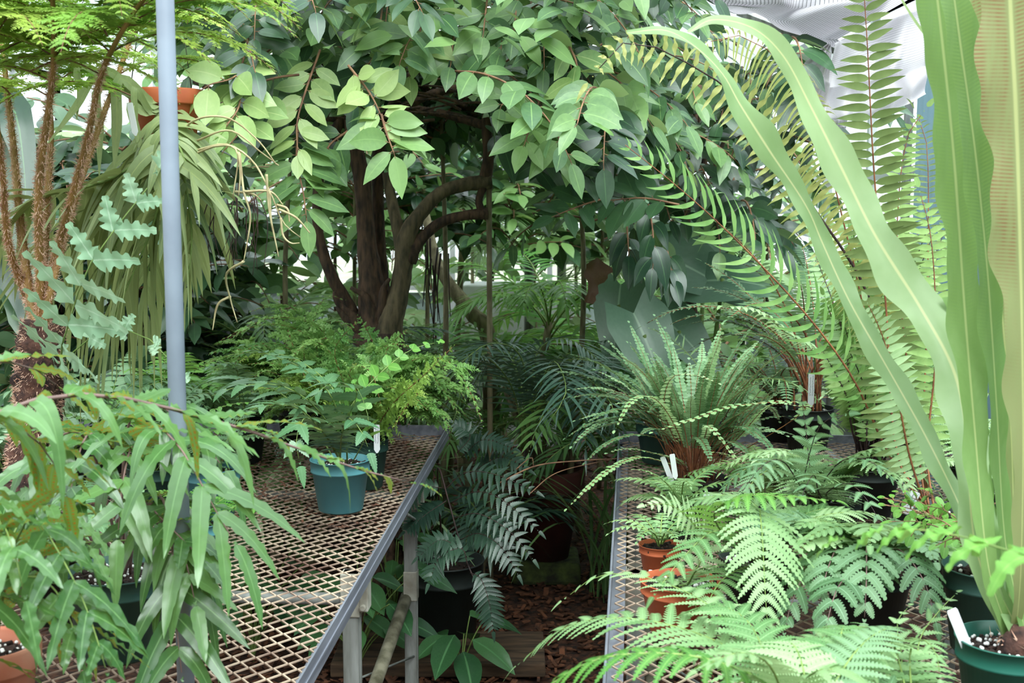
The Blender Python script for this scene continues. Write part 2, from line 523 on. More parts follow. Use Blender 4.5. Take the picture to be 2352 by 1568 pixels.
def frond(root, pts, n, L, Wd, tpl, mats, prof='lance', t0=.2, a0=80, a1=45, droop=.3, lift=.1, fold=.15, up=Z, wave=0., wfreq=14, cols=3,
          jit=.08, sub=None, r=.002, tip=True, tint=None, name='frond', rng=None, hook=0., steps=None, alt=0., miss=0., stalk='stalk', tipk=1.0, dj=.12):
    """one fern or palm frond: leaflets in pairs along a curve, on a stalk of its own"""
    rg = rng or np.random.RandomState(int(abs(pts[0][0] * 1000 + pts[-1][2] * 3333 + pts[-1][0] * 777)) % 100000)
    c = curve(pts, steps or 40)
    T = tang(c); s = np.linspace(0, 1, len(c))
    u = np.asarray(up, float)
    Nn = nz(u - T * (T @ u)[:, None])
    mb = MB()
    q = np.linspace(0, 1, n)
    tp = t0 + (1 - t0) * (q * .985)
    PP, DD, NN, LL, HK = [], [], [], [], []
    for sg in (1, -1):
        tt = tp + (alt * (1 - t0) / n if sg > 0 else 0) + rg.randn(n) * jit * .15 / n
        tt = np.clip(tt, 0, 1)
        p = np.stack([np.interp(tt, s, c[:, k]) for k in range(3)], 1)
        tg = nz(np.stack([np.interp(tt, s, T[:, k]) for k in range(3)], 1))
        nn = nz(np.stack([np.interp(tt, s, Nn[:, k]) for k in range(3)], 1))
        sd = np.cross(tg, nn) * sg
        ang = np.radians(a0 + (a1 - a0) * q + rg.randn(n) * 60 * jit)[:, None]
        d = tg * np.cos(ang) + sd * np.sin(ang) + nn * (lift + rg.randn(n) * jit)[:, None]
        ok = rg.rand(n) >= miss
        PP.append(p[ok]); DD.append(nz(d)[ok]); NN.append(nz(nn + rg.randn(n, 3) * jit)[ok])
        LL.append((L * PROF[prof](q) * (1 + rg.randn(n) * jit))[ok]); HK.append(np.full(n, hook * -sg)[ok])
    P = np.vstack(PP); D = np.vstack(DD); NN = np.vstack(NN); LL = np.concatenate(LL); HK = np.concatenate(HK)
    if tip and sub is None:
        P = np.vstack([P, c[-1:]]); D = np.vstack([D, T[-1:]]); NN = np.vstack([NN, Nn[-1:]]); LL = np.r_[LL, L * PROF[prof](np.array([.9]))[0] * 1.1 * tipk]; HK = np.r_[HK, 0]
    base_t = rg.rand() if tint is None else tint
    ti = np.clip(base_t + rg.randn(len(P)) * .13, 0, 1)
    if sub is None:
        ws = Wd * (LL / L) ** .35
        leaves(mb, P, D, NN, LL, ws, tpl, np.clip(droop * (1 + rg.randn(len(P)) * dj), 0, 2), fold, wave, wfreq, ti, 0, cols, hook=HK, rng=rg)
    else:
        m_, ratio, tp2, w2 = sub            # pinnules along each pinna
        Sd = np.cross(D, NN)
        allP, allD, allN, allL, allT = [], [], [], [], []
        for j in range(m_):
            u2 = (j + .6) / m_
            base = P + D * (LL * (u2 - .35 * droop * u2 ** 2 * min(1, droop)))[:, None] - Z * (droop * u2 ** 2 * LL * .8)[:, None]
            l2 = LL * ratio * (1 - u2) ** .6 * min(1, .7 + 2 * u2)
            for sg in (1, -1):
                d2 = D * .5 + Sd * sg * .87 - Z * .15 * droop + rg.randn(len(P), 3) * jit * 1.5
                allP.append(base); allD.append(d2); allN.append(NN + rg.randn(len(P), 3) * jit); allL.append(l2); allT.append(ti)
        P2 = np.vstack(allP); L2 = np.concatenate(allL)
        leaves(mb, P2, np.vstack(allD), np.vstack(allN), L2, np.maximum(L2 * w2, .0025), tp2, droop * .5, fold, 0, 1, np.concatenate(allT), 0, cols, rng=rg)
    o = mb.build(name, mats[0], root)
    if r:
        tb = MB(); tb.tube(c[::2] if len(c) > 24 else c, [r * 1.3, r, r * .35], 5)
        tb.build(stalk, mats[1], o)
    return o
# ------------------------------------------------------------------ materials of the place
M = {}
M['alu'] = plain('aluminium', (188, 190, 192), (160, 163, 166), 8, .38, .6, stretch=(1, .2, 1))
M['rim'] = plain('dull aluminium', (150, 152, 165), (118, 120, 132), 5, .42, .35, stretch=(8, .6, 8))
M['galv'] = plain('galvanised steel', (150, 152, 150), (105, 105, 100), 9, .55, .25, stretch=(3, 3, .6))
M['cast'] = plain('cast fitting', (180, 176, 166), (140, 134, 122), 20, .6, .1)
M['pipe'] = plain('weathered pipe', (128, 122, 104), (70, 66, 48), 22, .8)
M['pole'] = plain('blue grey painted pole', (140, 150, 164), (118, 126, 140), 6, .5)
M['wire'] = plain('rusty cream mesh', (190, 168, 148), (112, 84, 74), 7, .75, contrast=(.42, .68))
M['mulch'] = plain('bark mulch', (86, 52, 36), (30, 20, 15), 34, .95, bump=1.0, detail=8)
M['chip'] = plain('bark chips', (120, 74, 50), (58, 36, 26), 30, .9)
M['debris'] = plain('leaf litter', (130, 84, 64), (70, 44, 34), 60, .9)
M['soil'] = plain('potting soil', (58, 40, 34), (26, 19, 17), 60, .95, bump=1.0, detail=6)
M['perlite'] = plain('perlite', (225, 222, 220))
M['blue'] = plain('teal blue plastic', (92, 150, 158), (78, 134, 144), 6, .42)
M['dgreen'] = plain('dark green plastic', (48, 82, 74), (38, 68, 62), 6, .45)
M['bgreen'] = plain('bottle green plastic', (36, 98, 84), (28, 82, 70), 6, .4)
M['black'] = plain('black plastic', (40, 46, 44), (28, 32, 32), 6, .5)
M['terra'] = plain('orange plastic clay', (190, 98, 62), (170, 82, 50), 9, .6)
M['clay'] = plain('limed clay', (190, 112, 88), (205, 160, 140), 7, .85, contrast=(.45, .75))
M['oldclay'] = plain('old dark clay', (104, 54, 46), (72, 38, 34), 7, .85)
M['label'] = plain('white label', (226, 226, 232), rough=.5)
M['ink'] = plain('pencil writing', (120, 120, 130))
M['barkd'] = plain('dark bark', (100, 76, 60), (52, 42, 36), 14, .9, bump=.8, stretch=(4, 4, 1))
M['barkg'] = plain('greenish bark', (118, 102, 78), (72, 64, 48), 12, .85, bump=.7, stretch=(4, 4, 1))
M['barkp'] = plain('pale bark', (150, 138, 108), (104, 94, 70), 12, .85, bump=.5, stretch=(4, 4, 1))
M['moss'] = plain('moss', (88, 100, 52), (50, 50, 38), 20, .95, bump=1)
M['concrete'] = plain('pale ground', (150, 150, 132), (120, 124, 100), 4, .9)
M['board'] = plain('weathered board', (92, 70, 52), (52, 40, 30), 6, .9, stretch=(1, 8, 8))
M['twig'] = plain('reddish twig', (150, 112, 84), (104, 72, 56), 30, .7)
M['root'] = plain('aerial root', (200, 188, 146), (150, 132, 98), 20, .8)
M['stemg'] = plain('green stem', (128, 150, 80), (96, 120, 60), 20, .6)
M['stemr'] = plain('rust stem', (150, 96, 62), (104, 58, 40), 30, .7)
M['stemo'] = plain('orange olive stalk', (160, 122, 70), (128, 98, 54), 12, .6)
M['stemd'] = plain('dark stem', (66, 44, 40), (40, 28, 28), 30, .6)
M['stemp'] = plain('pinkish grey stem', (128, 100, 96), (96, 76, 70), 30, .6)
M['hair'] = plain('rust scales', (240, 206, 184), (186, 134, 112), 40, .8)
M['trunkf'] = plain('fern trunk', (96, 64, 54), (36, 24, 24), 40, .95, bump=1)
M['glass'] = glass_mat('greenhouse glass')
M['panel'] = sheet_mat('pale blue panel', (176, 200, 212), (150, 178, 194), .35, 2)
M['cloth'] = sheet_mat('shade cloth', (244, 240, 244), (230, 224, 230), .6, 4, stripe=(420, 300, (140, 136, 140), .8, .95))
M['cloth2'] = sheet_mat('pleated white cloth', (250, 246, 250), (238, 232, 236), .6, 4, stripe=(1, 420, (205, 200, 205), 2, .7))

# leaves
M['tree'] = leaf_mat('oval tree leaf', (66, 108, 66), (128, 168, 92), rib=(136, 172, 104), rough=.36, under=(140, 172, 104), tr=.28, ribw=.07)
M['treey'] = leaf_mat('lit tree leaf', (112, 152, 84), (172, 198, 116), rib=(182, 200, 136), rough=.4, under=(160, 188, 112), tr=.32, ribw=.07)  # lighter yellow copy of the tree leaf; light on front twigs put into colour
M['treed'] = leaf_mat('dark tree leaf', (30, 62, 44), (62, 100, 62), rib=(78, 116, 74), ribw=.06, rough=.3, under=(92, 128, 84), tr=.2)  # also the shaded copy of the tree leaf, deep in the crown
M['front'] = leaf_mat('glossy strap leaflet', (50, 98, 42), (98, 144, 76), rib=(116, 158, 96), rough=.23, spec=.7, under=(120, 156, 50), tr=.32, dots=(176, 108, 30))
M['tf'] = leaf_mat('tree fern leaflet', (120, 172, 56), (188, 216, 92), rough=.5, tr=.45)
M['olive'] = leaf_mat('olive strap leaflet', (108, 130, 78), (166, 182, 122), rib=(170, 180, 120), rough=.5, under=(150, 160, 96), tr=.28)
M['glauc'] = leaf_mat('blue green leaf', (140, 184, 144), (194, 224, 188), rough=.5, tr=.3, rib=(190, 215, 190))
M['lacy'] = leaf_mat('lacy leaflet', (82, 140, 60), (142, 186, 92), rough=.5, tr=.35)
M['lacyy'] = leaf_mat('light yellow lacy leaflet', (140, 182, 72), (186, 208, 96), rough=.5, tr=.4)  # light yellow copy of lacy; also puts brightness into some random fronds' colour
M['holly'] = leaf_mat('holly fern leaflet', (64, 112, 72), (96, 142, 92), rough=.3, spec=.6, tr=.2, rib=(110, 150, 110))
M['mid'] = leaf_mat('bright pinna', (70, 138, 46), (112, 172, 62), rough=.42, tr=.35, rib=(140, 190, 90))
M['palm'] = leaf_mat('palm leaflet', (54, 104, 48), (110, 156, 74), rough=.38, tr=.3)
M['cycad'] = leaf_mat('cycad leaflet', (44, 76, 62), (84, 118, 98), rough=.3, tr=.12)
M['darkf'] = leaf_mat('dark fern leaflet', (26, 52, 40), (46, 76, 56), rough=.34, tr=.12)
M['soft'] = leaf_mat('soft fern leaflet', (88, 138, 72), (148, 186, 122), rough=.5, tr=.35, rib=(150, 190, 130))
M['softl'] = leaf_mat('pale fern leaflet', (136, 184, 110), (182, 214, 154), rough=.5, tr=.38, rib=(190, 214, 160))
M['softb'] = leaf_mat('bluish fern leaflet', (76, 120, 72), (122, 162, 112), rough=.45, tr=.28, rib=(140, 180, 140))
M['button'] = leaf_mat('button leaflet', (66, 112, 64), (136, 178, 124), rough=.5, tr=.25)
M['sword'] = leaf_mat('sword leaflet', (96, 148, 66), (160, 196, 110), rough=.5, tr=.35, under=(150, 170, 110))
M['swordb'] = leaf_mat('sword leaflet with brown spores', (80, 104, 48), (120, 138, 72), rough=.55, tr=.16, under=(128, 108, 76))
M['swordy'] = leaf_mat('yellow sword leaflet', (134, 150, 68), (172, 172, 92), rough=.5, tr=.35, under=(160, 136, 88))
M['nest'] = leaf_mat('nest fern strap', (108, 150, 72), (146, 180, 104), rib=(188, 200, 136), ribw=.09, rough=.42, tr=.3, bands=(132, 166, 92))
M['nestl'] = leaf_mat('pale nest fern strap', (120, 158, 92), (160, 186, 130), rib=(208, 206, 152), ribw=.1, rough=.42, tr=.34)
M['nestb'] = leaf_mat('browned nest fern strap', (124, 150, 84), (146, 150, 94), rib=(196, 198, 136), ribw=.08, rough=.5, tr=.3, bands=(138, 104, 72))
M['ear'] = leaf_mat('elephant ear', (70, 110, 84), (104, 142, 116), rib=(150, 180, 150), rough=.32, tr=.2, ribw=.05)
M['ground'] = leaf_mat('dark ground leaf', (38, 84, 46), (72, 122, 66), rib=(90, 140, 90), rough=.3, tr=.2)
M['bg1'] = leaf_mat('background leaf', (60, 108, 50), (120, 162, 84), rough=.45, tr=.35)
M['bg2'] = leaf_mat('pale background leaf', (110, 156, 90), (170, 200, 140), rough=.45, tr=.4)
M['dry'] = leaf_mat('dry leaf', (84, 52, 38), (130, 88, 62), rough=.7, tr=.2)
M['grass'] = leaf_mat('arching blade', (70, 120, 60), (130, 170, 96), rough=.4, tr=.3, rib=(150, 180, 120))

# ------------------------------------------------------------------ the greenhouse
XL, XR, YB, YF = -3.9, 2.02, 11.0, -2.4
EAVE, RIDGE, XM = 2.7, 4.1, -.9
rg = np.random.RandomState(5)
# mulch floor
n = 120
gx, gy = np.meshgrid(np.linspace(XL, XR, n), np.linspace(YF, YB, 2 * n))
gz = rg.rand(*gx.shape) * .014 - .012
fl = MB().grid(np.stack([gx, gy, gz], -1)).build('floor', M['mulch'], origin=(0, 0, 0)); struct(fl)
gd = MB().box((0, 4, -.3), (60, 70, .1)).build('floor_outside', M['concrete'], smooth=False); struct(gd)

def wall_frame(name, p, q, h, nm, rails):
    """aluminium frame of a glazed wall from p to q: posts and rails as one wall, panes as its child"""
    mb = MB(); p = np.array([*p, 0.]); q = np.array([*q, 0.])
    for i in range(nm + 1):
        a = p + (q - p) * i / nm
        mb.bar(a, a + Z * h, .045, .045)
    for r_ in rails:
        mb.bar(p + Z * r_, q + Z * r_, .05, .05)
    o = mb.build(name, M['alu'], smooth=False); struct(o)
    g = MB(); d = nz(q - p); nrm = np.cross(d, Z)
    g.box((p + q) / 2 + Z * h / 2, (np.linalg.norm(q - p), .006, h), np.array([d, nrm, Z])).build('pane', M['glass'], o, smooth=False)
    return o

M['knee'] = plain('added knee wall', (150, 152, 146), (120, 124, 118), 3, .85)  # opaque wall bases and front wall, added to block low light from the aisle
for nm_, p_, q_ in (('wall_left_base', (XL - .05, YF), (XL - .05, YB)), ('wall_right_base', (XR + .06, YF), (XR + .06, YB)), ('wall_back_base', (XL, YB + .06), (XR, YB + .06)), ('wall_front', (XL, YF - .06), (XR, YF - .06))):
    h_ = 2.2 if nm_ == 'wall_front' else .85
    struct(MB().bar((*p_, h_ / 2), (*q_, h_ / 2), .06, h_).build(nm_, M['knee'], smooth=False))
wall_frame('wall_back', (XL, YB), (XR, YB), 4.0, 7, (.05, .9, 2.2, 3.2, 4.0))
wall_frame('wall_left', (XL, YF), (XL, YB), EAVE, 14, (.05, .9, 1.8, EAVE))
wall_frame('wall_right', (XR, YF), (XR, YB), EAVE, 14, (.05, 1.8, EAVE))
# milky blue corrugated panels lining the right wall
mb = MB()
yy = np.linspace(YF, 6.2, 420)
for x0, x1 in ((XR - .06, XR - .05),):
    g = np.stack([np.stack([x0 + .008 * np.sin(yy * 70), yy, np.full_like(yy, .06)], -1), np.stack([x0 + .008 * np.sin(yy * 70), yy, np.full_like(yy, 2.3)], -1)])
    mb.grid(g)
    g2 = g[::-1].copy(); g2[..., 0] += .006
    mb.grid(g2)
pn = mb.build('wall_right_panel', M['panel']); struct(pn)
mb = MB(); mb.bar((XR - .09, 6.23, 0), (XR - .09, 6.23, 2.4), .035, .035).build('trim_1', M['galv'], smooth=False)
struct(bpy.data.objects['trim_1'])
# glazed roof
for side, (xa, xb) in (('left', (XL, XM)), ('right', (XR, XM))):
    mb = MB(); g = MB()
    for i in range(15):
        y = YF + (YB - YF) * i / 14
        mb.bar((xa, y, EAVE), (xb, y, RIDGE), .05, .05)
    for k in (0, .5, 1):
        x = xa + (xb - xa) * k; z = EAVE + (RIDGE - EAVE) * k
        mb.bar((x, YF, z), (x, YB, z), .05, .05)
    o = mb.build('ceiling_' + side, M['alu'], smooth=False); struct(o)
    a = np.array([xa, (YF + YB) / 2, EAVE + .03]); b = np.array([xb, (YF + YB) / 2, RIDGE + .03])
    g.bar(a, b, YB - YF, .006).build('pane', M['glass'], o, smooth=False)

# ------------------------------------------------------------------ benches
def bench(name, label, pA, pB, depth, sgn, y0, y1, legs, avoid=None):
    """expanded metal bench; its aisle edge runs through pA and pB, the top reaches depth metres to the side sgn"""
    pA = np.array(pA); pB = np.array(pB)
    d = nz(pB - pA); d[2] = 0; d = nz(d)
    sd = np.array([d[1], -d[0], 0]) * sgn
    o0 = pA + d * ((y0 - pA[1]) / d[1]); Lb = (y1 - y0) / d[1]
    o0[2] = .8
    root = thing(name, label, 'bench', (*o0[:2], 0))
    ax = np.array([sd, d, Z])
    W_ = lambda u, v, z=0.: o0 + sd * u + d * v + Z * (z - .8 if z else 0)
    # rims
    for part, a, b, inn in (('rim', (0, 0), (0, Lb), sd), ('rim', (0, Lb), (depth, Lb), -d), ('rim', (depth, Lb), (depth, 0), -sd), ('rim', (depth, 0), (0, 0), d)):
        mb = MB(); p = W_(*a); q = W_(*b)
        mb.bar(p + Z * .0, q + Z * .0, .004, .052)
        mb.bar(p + inn * .016 - Z * .024, q + inn * .016 - Z * .024, .034, .004)
        mb.bar(p - inn * .003 + Z * .0, q - inn * .003 + Z * .0, .003, .005)
        mb.build(part, M['rim'], root, smooth=False)
    # expanded mesh: zigzag strands
    cw, cl = .0235, .052
    nu = int(depth / cw); nv = int(Lb / (cl / 2))
    V = np.arange(nv + 1) * (cl / 2)
    rgm = np.random.RandomState(3)
    phx = rgm.rand(6) * 6
    mb = MB()
    def sag(u, v):
        return -.005 - .012 * (np.sin(v * 4.3 + phx[0]) * .5 + .5) * np.sin(np.clip(u / depth, 0, 1) * math.pi) - .006 * np.sin(v * 2.2 + u * 5)
    for i in range(nu):
        u0 = .01 + i * cw
        k = np.arange(nv + 1)
        uu = u0 + np.where(k % 2 == 0, .0015, cw - .0015) * (1 if i % 2 == 0 else 1)
        if i % 2: uu = u0 + np.where(k % 2 == 1, .0015, cw - .0015)
        pts = o0 + np.outer(uu, sd) + np.outer(V, d)
        pts[:, 2] = .8 + sag(uu, V)
        keep = np.ones(nv, bool)
        if avoid is not None:
            mp = (pts[1:] + pts[:-1]) / 2
            keep = np.hypot(mp[:, 0] - avoid[0], mp[:, 1] - avoid[1]) > avoid[2]
        tt = nz(pts[1:] - pts[:-1]); ss = np.cross(tt, Z)
        a, b = pts[:-1][keep], pts[1:][keep]; s2 = ss[keep] * .0017
        zt = Z * .0014
        vv = np.stack([a - s2 - zt, a + s2 - zt, a + s2 + zt, a - s2 + zt, b - s2 - zt, b + s2 - zt, b + s2 + zt, b - s2 + zt], 1)
        f = np.array([[0, 1, 5, 4], [1, 2, 6, 5], [2, 3, 7, 6], [3, 0, 4, 7]])
        f = (f[None] + (np.arange(len(a)) * 8)[:, None, None]).reshape(-1, 4)
        mb.add(vv.reshape(-1, 3), f)
    mb.build('mesh_top', M['wire'], root, smooth=False)
    # legs with fittings
    for v in legs:
        for u in (.06, depth - .08):
            mb = MB(); b = W_(u, v)
            mb.box((b[0], b[1], .385), (.038, .038, .77), ax)
            for e in (-1, 1):
                mb.box(b * [1, 1, 0] + sd * e * .0205 + Z * .385, (.004, .014, .76), ax)
            lg = mb.build('leg', M['galv'], root, smooth=False)
            mb = MB()
            mb.box(b * [1, 1, 0] + Z * .715 , (.048, .048, .11), ax)
            mb.box(b * [1, 1, 0] - sd * .034 + Z * .725, (.022, .052, .10), ax)
            mb.box(b * [1, 1, 0] + Z * .40, (.046, .046, .10), ax)
            for z_ in (.69, .76):
                c_ = b * [1, 1, 0] - sd * .034 - d * .03 + Z * z_
                mb.tube([c_, c_ - d * .012], .009, 8)
            mb.build('clamp', M['cast'], lg, smooth=False, bevel=.003)
        mb = MB()
        mb.tube([W_(.06, v) * [1, 1, 0] + Z * .70, W_(depth - .08, v) * [1, 1, 0] + Z * .70], .016, 10)
        mb.build('crossbar', M['galv'], root)
    for v0, v1 in zip(legs[:-1], legs[1:]):
        mb = MB()
        mb.tube([W_(.075, v1) * [1, 1, 0] + Z * .36, W_(.17, v0) * [1, 1, 0] + Z * .02], .021, 12)
        mb.build('brace', M['pipe'], root)
    mb = MB(); mb.tube([W_(.03, legs[-1]) * [1, 1, 0] + Z * .62 - d * .02, W_(.03, legs[-1] - .42) * [1, 1, 0] + Z * .76], .006, 6)
    mb.tube([W_(.05, legs[-1]) * [1, 1, 0] + Z * .16 - d * .02, W_(.3, legs[-1] - .9) * [1, 1, 0] + Z * .33], .004, 6)
    mb.build('tie_rod', M['galv'], root)
    return root, W_

POLE = at(403, 784, 2.12)
eA, eB = on(690, 1568, .815), on(1028, 985, .815)
lb_, LW = bench('greenhouse_bench', 'long metal greenhouse bench left of the aisle with a sagging expanded mesh top', eA, eB, 1.75, -1, 1.1, 4.72,
                [None, None, None] and [.75, 1.93, 3.0], avoid=(POLE[0], POLE[1], .03))
rA, rB = on(1403, 1330, .815), on(1415, 1130, .815)
rb_, RW = bench('greenhouse_bench', 'metal mesh bench right of the aisle, nearly buried under fern fronds', rA, rB, 1.2, 1, 1.15, 4.6, [.6, 1.9, 3.1])

# the blue grey pole
mb = MB(); mb.tube([(POLE[0], POLE[1], 0), (POLE[0], POLE[1], 3.40)], .0148, 20)
po = mb.build('pole', M['pole']); tag(po, 'tall blue grey painted metal pole rising through the left mesh bench', 'pole')

# litter on the left bench mesh
mb = MB(); rg = np.random.RandomState(8)
for k in range(900):
    u = rg.rand() ** .7 * 1.0; v = 2.2 + rg.rand() * 1.35
    p = LW(.02 + u * .9, v) + Z * .0; p[2] = .801 + rg.rand() * .004
    a = rg.rand() * 3.14; dd = np.array([math.cos(a), math.sin(a), rg.randn() * .15])
    mb.bar(p, p + nz(dd) * (.006 + rg.rand() * .02), .003 + rg.rand() * .004, .0015)
o = mb.build('leaf_litter', M['debris'], smooth=False); tag(o, 'brown bark and leaf litter lying on the left mesh bench', 'leaf litter', kind='stuff')
# bark chips on the floor
mb = MB()
for k in range(7000):
    p = np.array([rg.uniform(-1.2, 1.0), 3.9 + rg.rand() ** 1.3 * 4.5, .004 + rg.rand() * .012])
    a = rg.rand() * 3.14; dd = np.array([math.cos(a), math.sin(a), rg.randn() * .3])
    mb.bar(p, p + nz(dd) * (.012 + rg.rand() * .035), .008 + rg.rand() * .014, .004)
o = mb.build('bark_chips', M['chip'], smooth=False); tag(o, 'reddish brown bark chips strewn over the aisle floor', 'bark chips', kind='stuff')
# wooden board across the aisle in front
a, b = on(900, 1500, .04), on(1250, 1500, .04)
mb = MB(); mb.bar(a - [.2, 0, 0], b, .34, .05)
o = mb.build('board', M['board'], smooth=False, bevel=.006); tag(o, 'dark weathered board lying across the mulch beside the bench leg', 'board')
# mossy block under the clay pot
cb = on(1255, 1345, 0)
mb = MB(); mb.box(cb + [0.0, .14, .05], (.30, .3, .10), m=0)
o = mb.build('concrete_block', M['moss'], smooth=False, bevel=.02); tag(o, 'mossy block standing under the big dark clay pot', 'block')


# ------------------------------------------------------------------ pots and labels
def pot(root, c, rt, h, mat, kind='plastic', lvl=.86, tilt=0, perl=40, seed=1, soilm=None, base_k=.74):
    c = np.asarray(c, float); th = .0022 if kind == 'plastic' else .009
    rb = rt * base_k
    if kind == 'plastic':
        pr = [(0, 0), (rb - .004, 0), (rb, .004), (rt * .93, h * .76), (rt * .985, h * .765), (rt * .985, h * .79), (rt * .975, h * .8), (rt * .99, h * .985), (rt * 1.012, h * .985), (rt * 1.012, h), (rt * .975, h), (rt * .96, h * .8), (rt * .93, h * lvl - .01)]
    else:
        pr = [(0, 0), (rb, 0), (rt * .9, h * .74), (rt * .91, h * .745), (rt, h * .75), (rt * 1.01, h * .77), (rt * 1.03, h * .97), (rt * 1.01, h), (rt * .93, h), (rt * .9, h * .97), (rt * .86, h * lvl - .012)]
    b = MB().lathe(pr, c, 48).build('pot', mat, root)
    rs = np.interp(h * lvl, [0, h], [rb, rt]) * (.95 if kind == 'plastic' else .9)
    rgp = np.random.RandomState(seed)
    R = np.linspace(0, 1, 14)
    th_ = np.linspace(0, 2 * math.pi, 40, endpoint=False)
    hz = (rgp.rand(14, 40) - .5) * .014 * min(1, rt / .08); hz[0] = 0; hz[-1] *= .3
    g = np.stack([R[:, None] * rs * np.cos(th_), R[:, None] * rs * np.sin(th_), hz + h * lvl], -1) + c
    mb = MB().grid(g, None, closed=True)
    for k in range(60):
        a = rgp.rand() * 6.28; q = rs * math.sqrt(rgp.rand()) * .92
        p = c + [q * math.cos(a), q * math.sin(a), h * lvl + .002]
        d = nz(rgp.randn(3) * [1, 1, .4])
        mb.bar(p, p + d * (.006 + rgp.rand() * .012), .006, .005)
    so = mb.build('soil', soilm or M['soil'], root)
    if perl:
        mb = MB()
        for k in range(perl):
            a = rgp.rand() * 6.28; q = rs * math.sqrt(rgp.rand()) * .93; r_ = .0018 + rgp.rand() * .0028
            p = c + [q * math.cos(a), q * math.sin(a), h * lvl + .005]
            mb.lathe([(0, -r_), (r_ * .8, -r_ * .6), (r_, 0), (r_ * .8, r_ * .6), (0, r_)], p, 6)
        mb.build('perlite', M['perlite'], so)['kind'] = 'stuff'
    return c + [0, 0, h * lvl]


def plant_label(p, lean, h, w, label, writing=False, grp=None):
    """white plastic stake: p foot, lean = top offset (x, y)"""
    p = np.asarray(p, float); q = p + np.array([lean[0], lean[1], h])
    d = nz(q - p); x = nz(np.cross(d, (0, 1, 0.05))); y = np.cross(x, d)
    mb = MB()
    t = .0012
    for (k0, k1, w0, w1) in ((0, .12, .25, 1), (.12, .97, 1, 1), (.97, 1, 1, .8)):
        a = p + (q - p) * k0; b = p + (q - p) * k1
        v = [a - x * w * w0 / 2 - y * t, a + x * w * w0 / 2 - y * t, a + x * w * w0 / 2 + y * t, a - x * w * w0 / 2 + y * t,
             b - x * w * w1 / 2 - y * t, b + x * w * w1 / 2 - y * t, b + x * w * w1 / 2 + y * t, b - x * w * w1 / 2 + y * t]
        mb.add(v, [[0, 1, 5, 4], [1, 2, 6, 5], [2, 3, 7, 6], [3, 0, 4, 7], [4, 5, 6, 7]])
    o = mb.build('plant_label', M['label'], smooth=False)
    tag(o, label, 'plant label', grp)
    if writing:
        mb = MB(); sg = 1 if y[1] < 0 else -1
        rgw = np.random.RandomState(int(h * 1e4))
        for row in (-.22, .18):
            k = .35
            while k < .9:
                l_ = .01 + rgw.rand() * .05
                a = p + (q - p) * k + x * w * (row + rgw.randn() * .03) + y * sg * (t + .0004)
                mb.bar(a, a + (q - p) * l_ + x * w * rgw.randn() * .05, w * .07, .0004, up=y)
                k += l_ + .012
        mb.build('writing', M['ink'], o, smooth=False)
    return o


def frame_spines(base, specs, jit=0):
    return [[np.asarray(base, float)] + [at(*q) for q in s] for s in specs]
# ------------------------------------------------------------------ leafy twigs
def twig(root, pts, n, L, Wd, mats, droop=.25, a=62, up=(0, -.25, 1), tint=None, spread=.12, tpl=EGG, fold=.12, r=.003, name='leafy_branch', t0=.12, rng=None, spiral=0., endleaf=True, out=.0):
    """a twig with leaves to both sides; up is where the leaf faces look"""
    rg = rng or np.random.RandomState(int(abs(pts[0][0] * 1234 + pts[-1][2] * 4321)) % 99991)
    c = curve(pts, 30); T = tang(c); s = np.linspace(0, 1, 30)
    u = nz(np.asarray(up, float))
    q = t0 + (1 - t0) * (np.arange(n) + .3) / n
    p = np.stack([np.interp(q, s, c[:, k]) for k in range(3)], 1)
    tg = nz(np.stack([np.interp(q, s, T[:, k]) for k in range(3)], 1))
    sd = nz(np.cross(tg, u))
    sg = np.where(np.arange(n) % 2 == 0, 1, -1)[:, None]
    an = np.radians(a + rg.randn(n) * 12)[:, None]
    nn = nz(np.cross(sd, tg))
    d = tg * np.cos(an) + sd * sg * np.sin(an) + nn * (rg.randn(n)[:, None] * spiral + out)
    if spiral:
        ph = np.arange(n) * 2.4
        d = tg * np.cos(an) + (sd * np.cos(ph)[:, None] + nn * np.sin(ph)[:, None]) * np.sin(an)
    ll = L * (1 + rg.randn(n) * .12) * np.minimum(1, .55 + 1.2 * (1 - q) + .2)
    N_ = nz(u + rg.randn(n, 3) * spread * 2 + d * .15)
    if endleaf:
        p = np.vstack([p, c[-1:]]); d = np.vstack([d, T[-1:]]); N_ = np.vstack([N_, u + T[-1] * .2]); ll = np.r_[ll, L * .8]
    d = d + rg.randn(*d.shape) * spread
    mb = MB()
    bt = rg.rand() if tint is None else tint
    # short leaf stalks: blades start a little off the twig
    p2 = p + nz(d) * .008
    leaves(mb, p2, d, N_, ll, ll * (Wd / L) * (1 + rg.randn(len(ll)) * .08), tpl, np.clip(droop + rg.randn(len(ll)) * .1, 0, 1.2), fold, .03, 5, np.clip(bt + rg.randn(len(ll)) * .17, 0, 1), 0, 5, rng=rg)
    for a_, b_ in zip(p, p2 + nz(d) * .006):
        mb.tube([a_, b_], .0011, 4, m=1, cap=False)
    o = mb.build(name, mats, root)
    tb = MB(); tb.tube(c, [r * 1.2, r, r * .5], 6); tb.build('twig', mats[1], o)
    return o


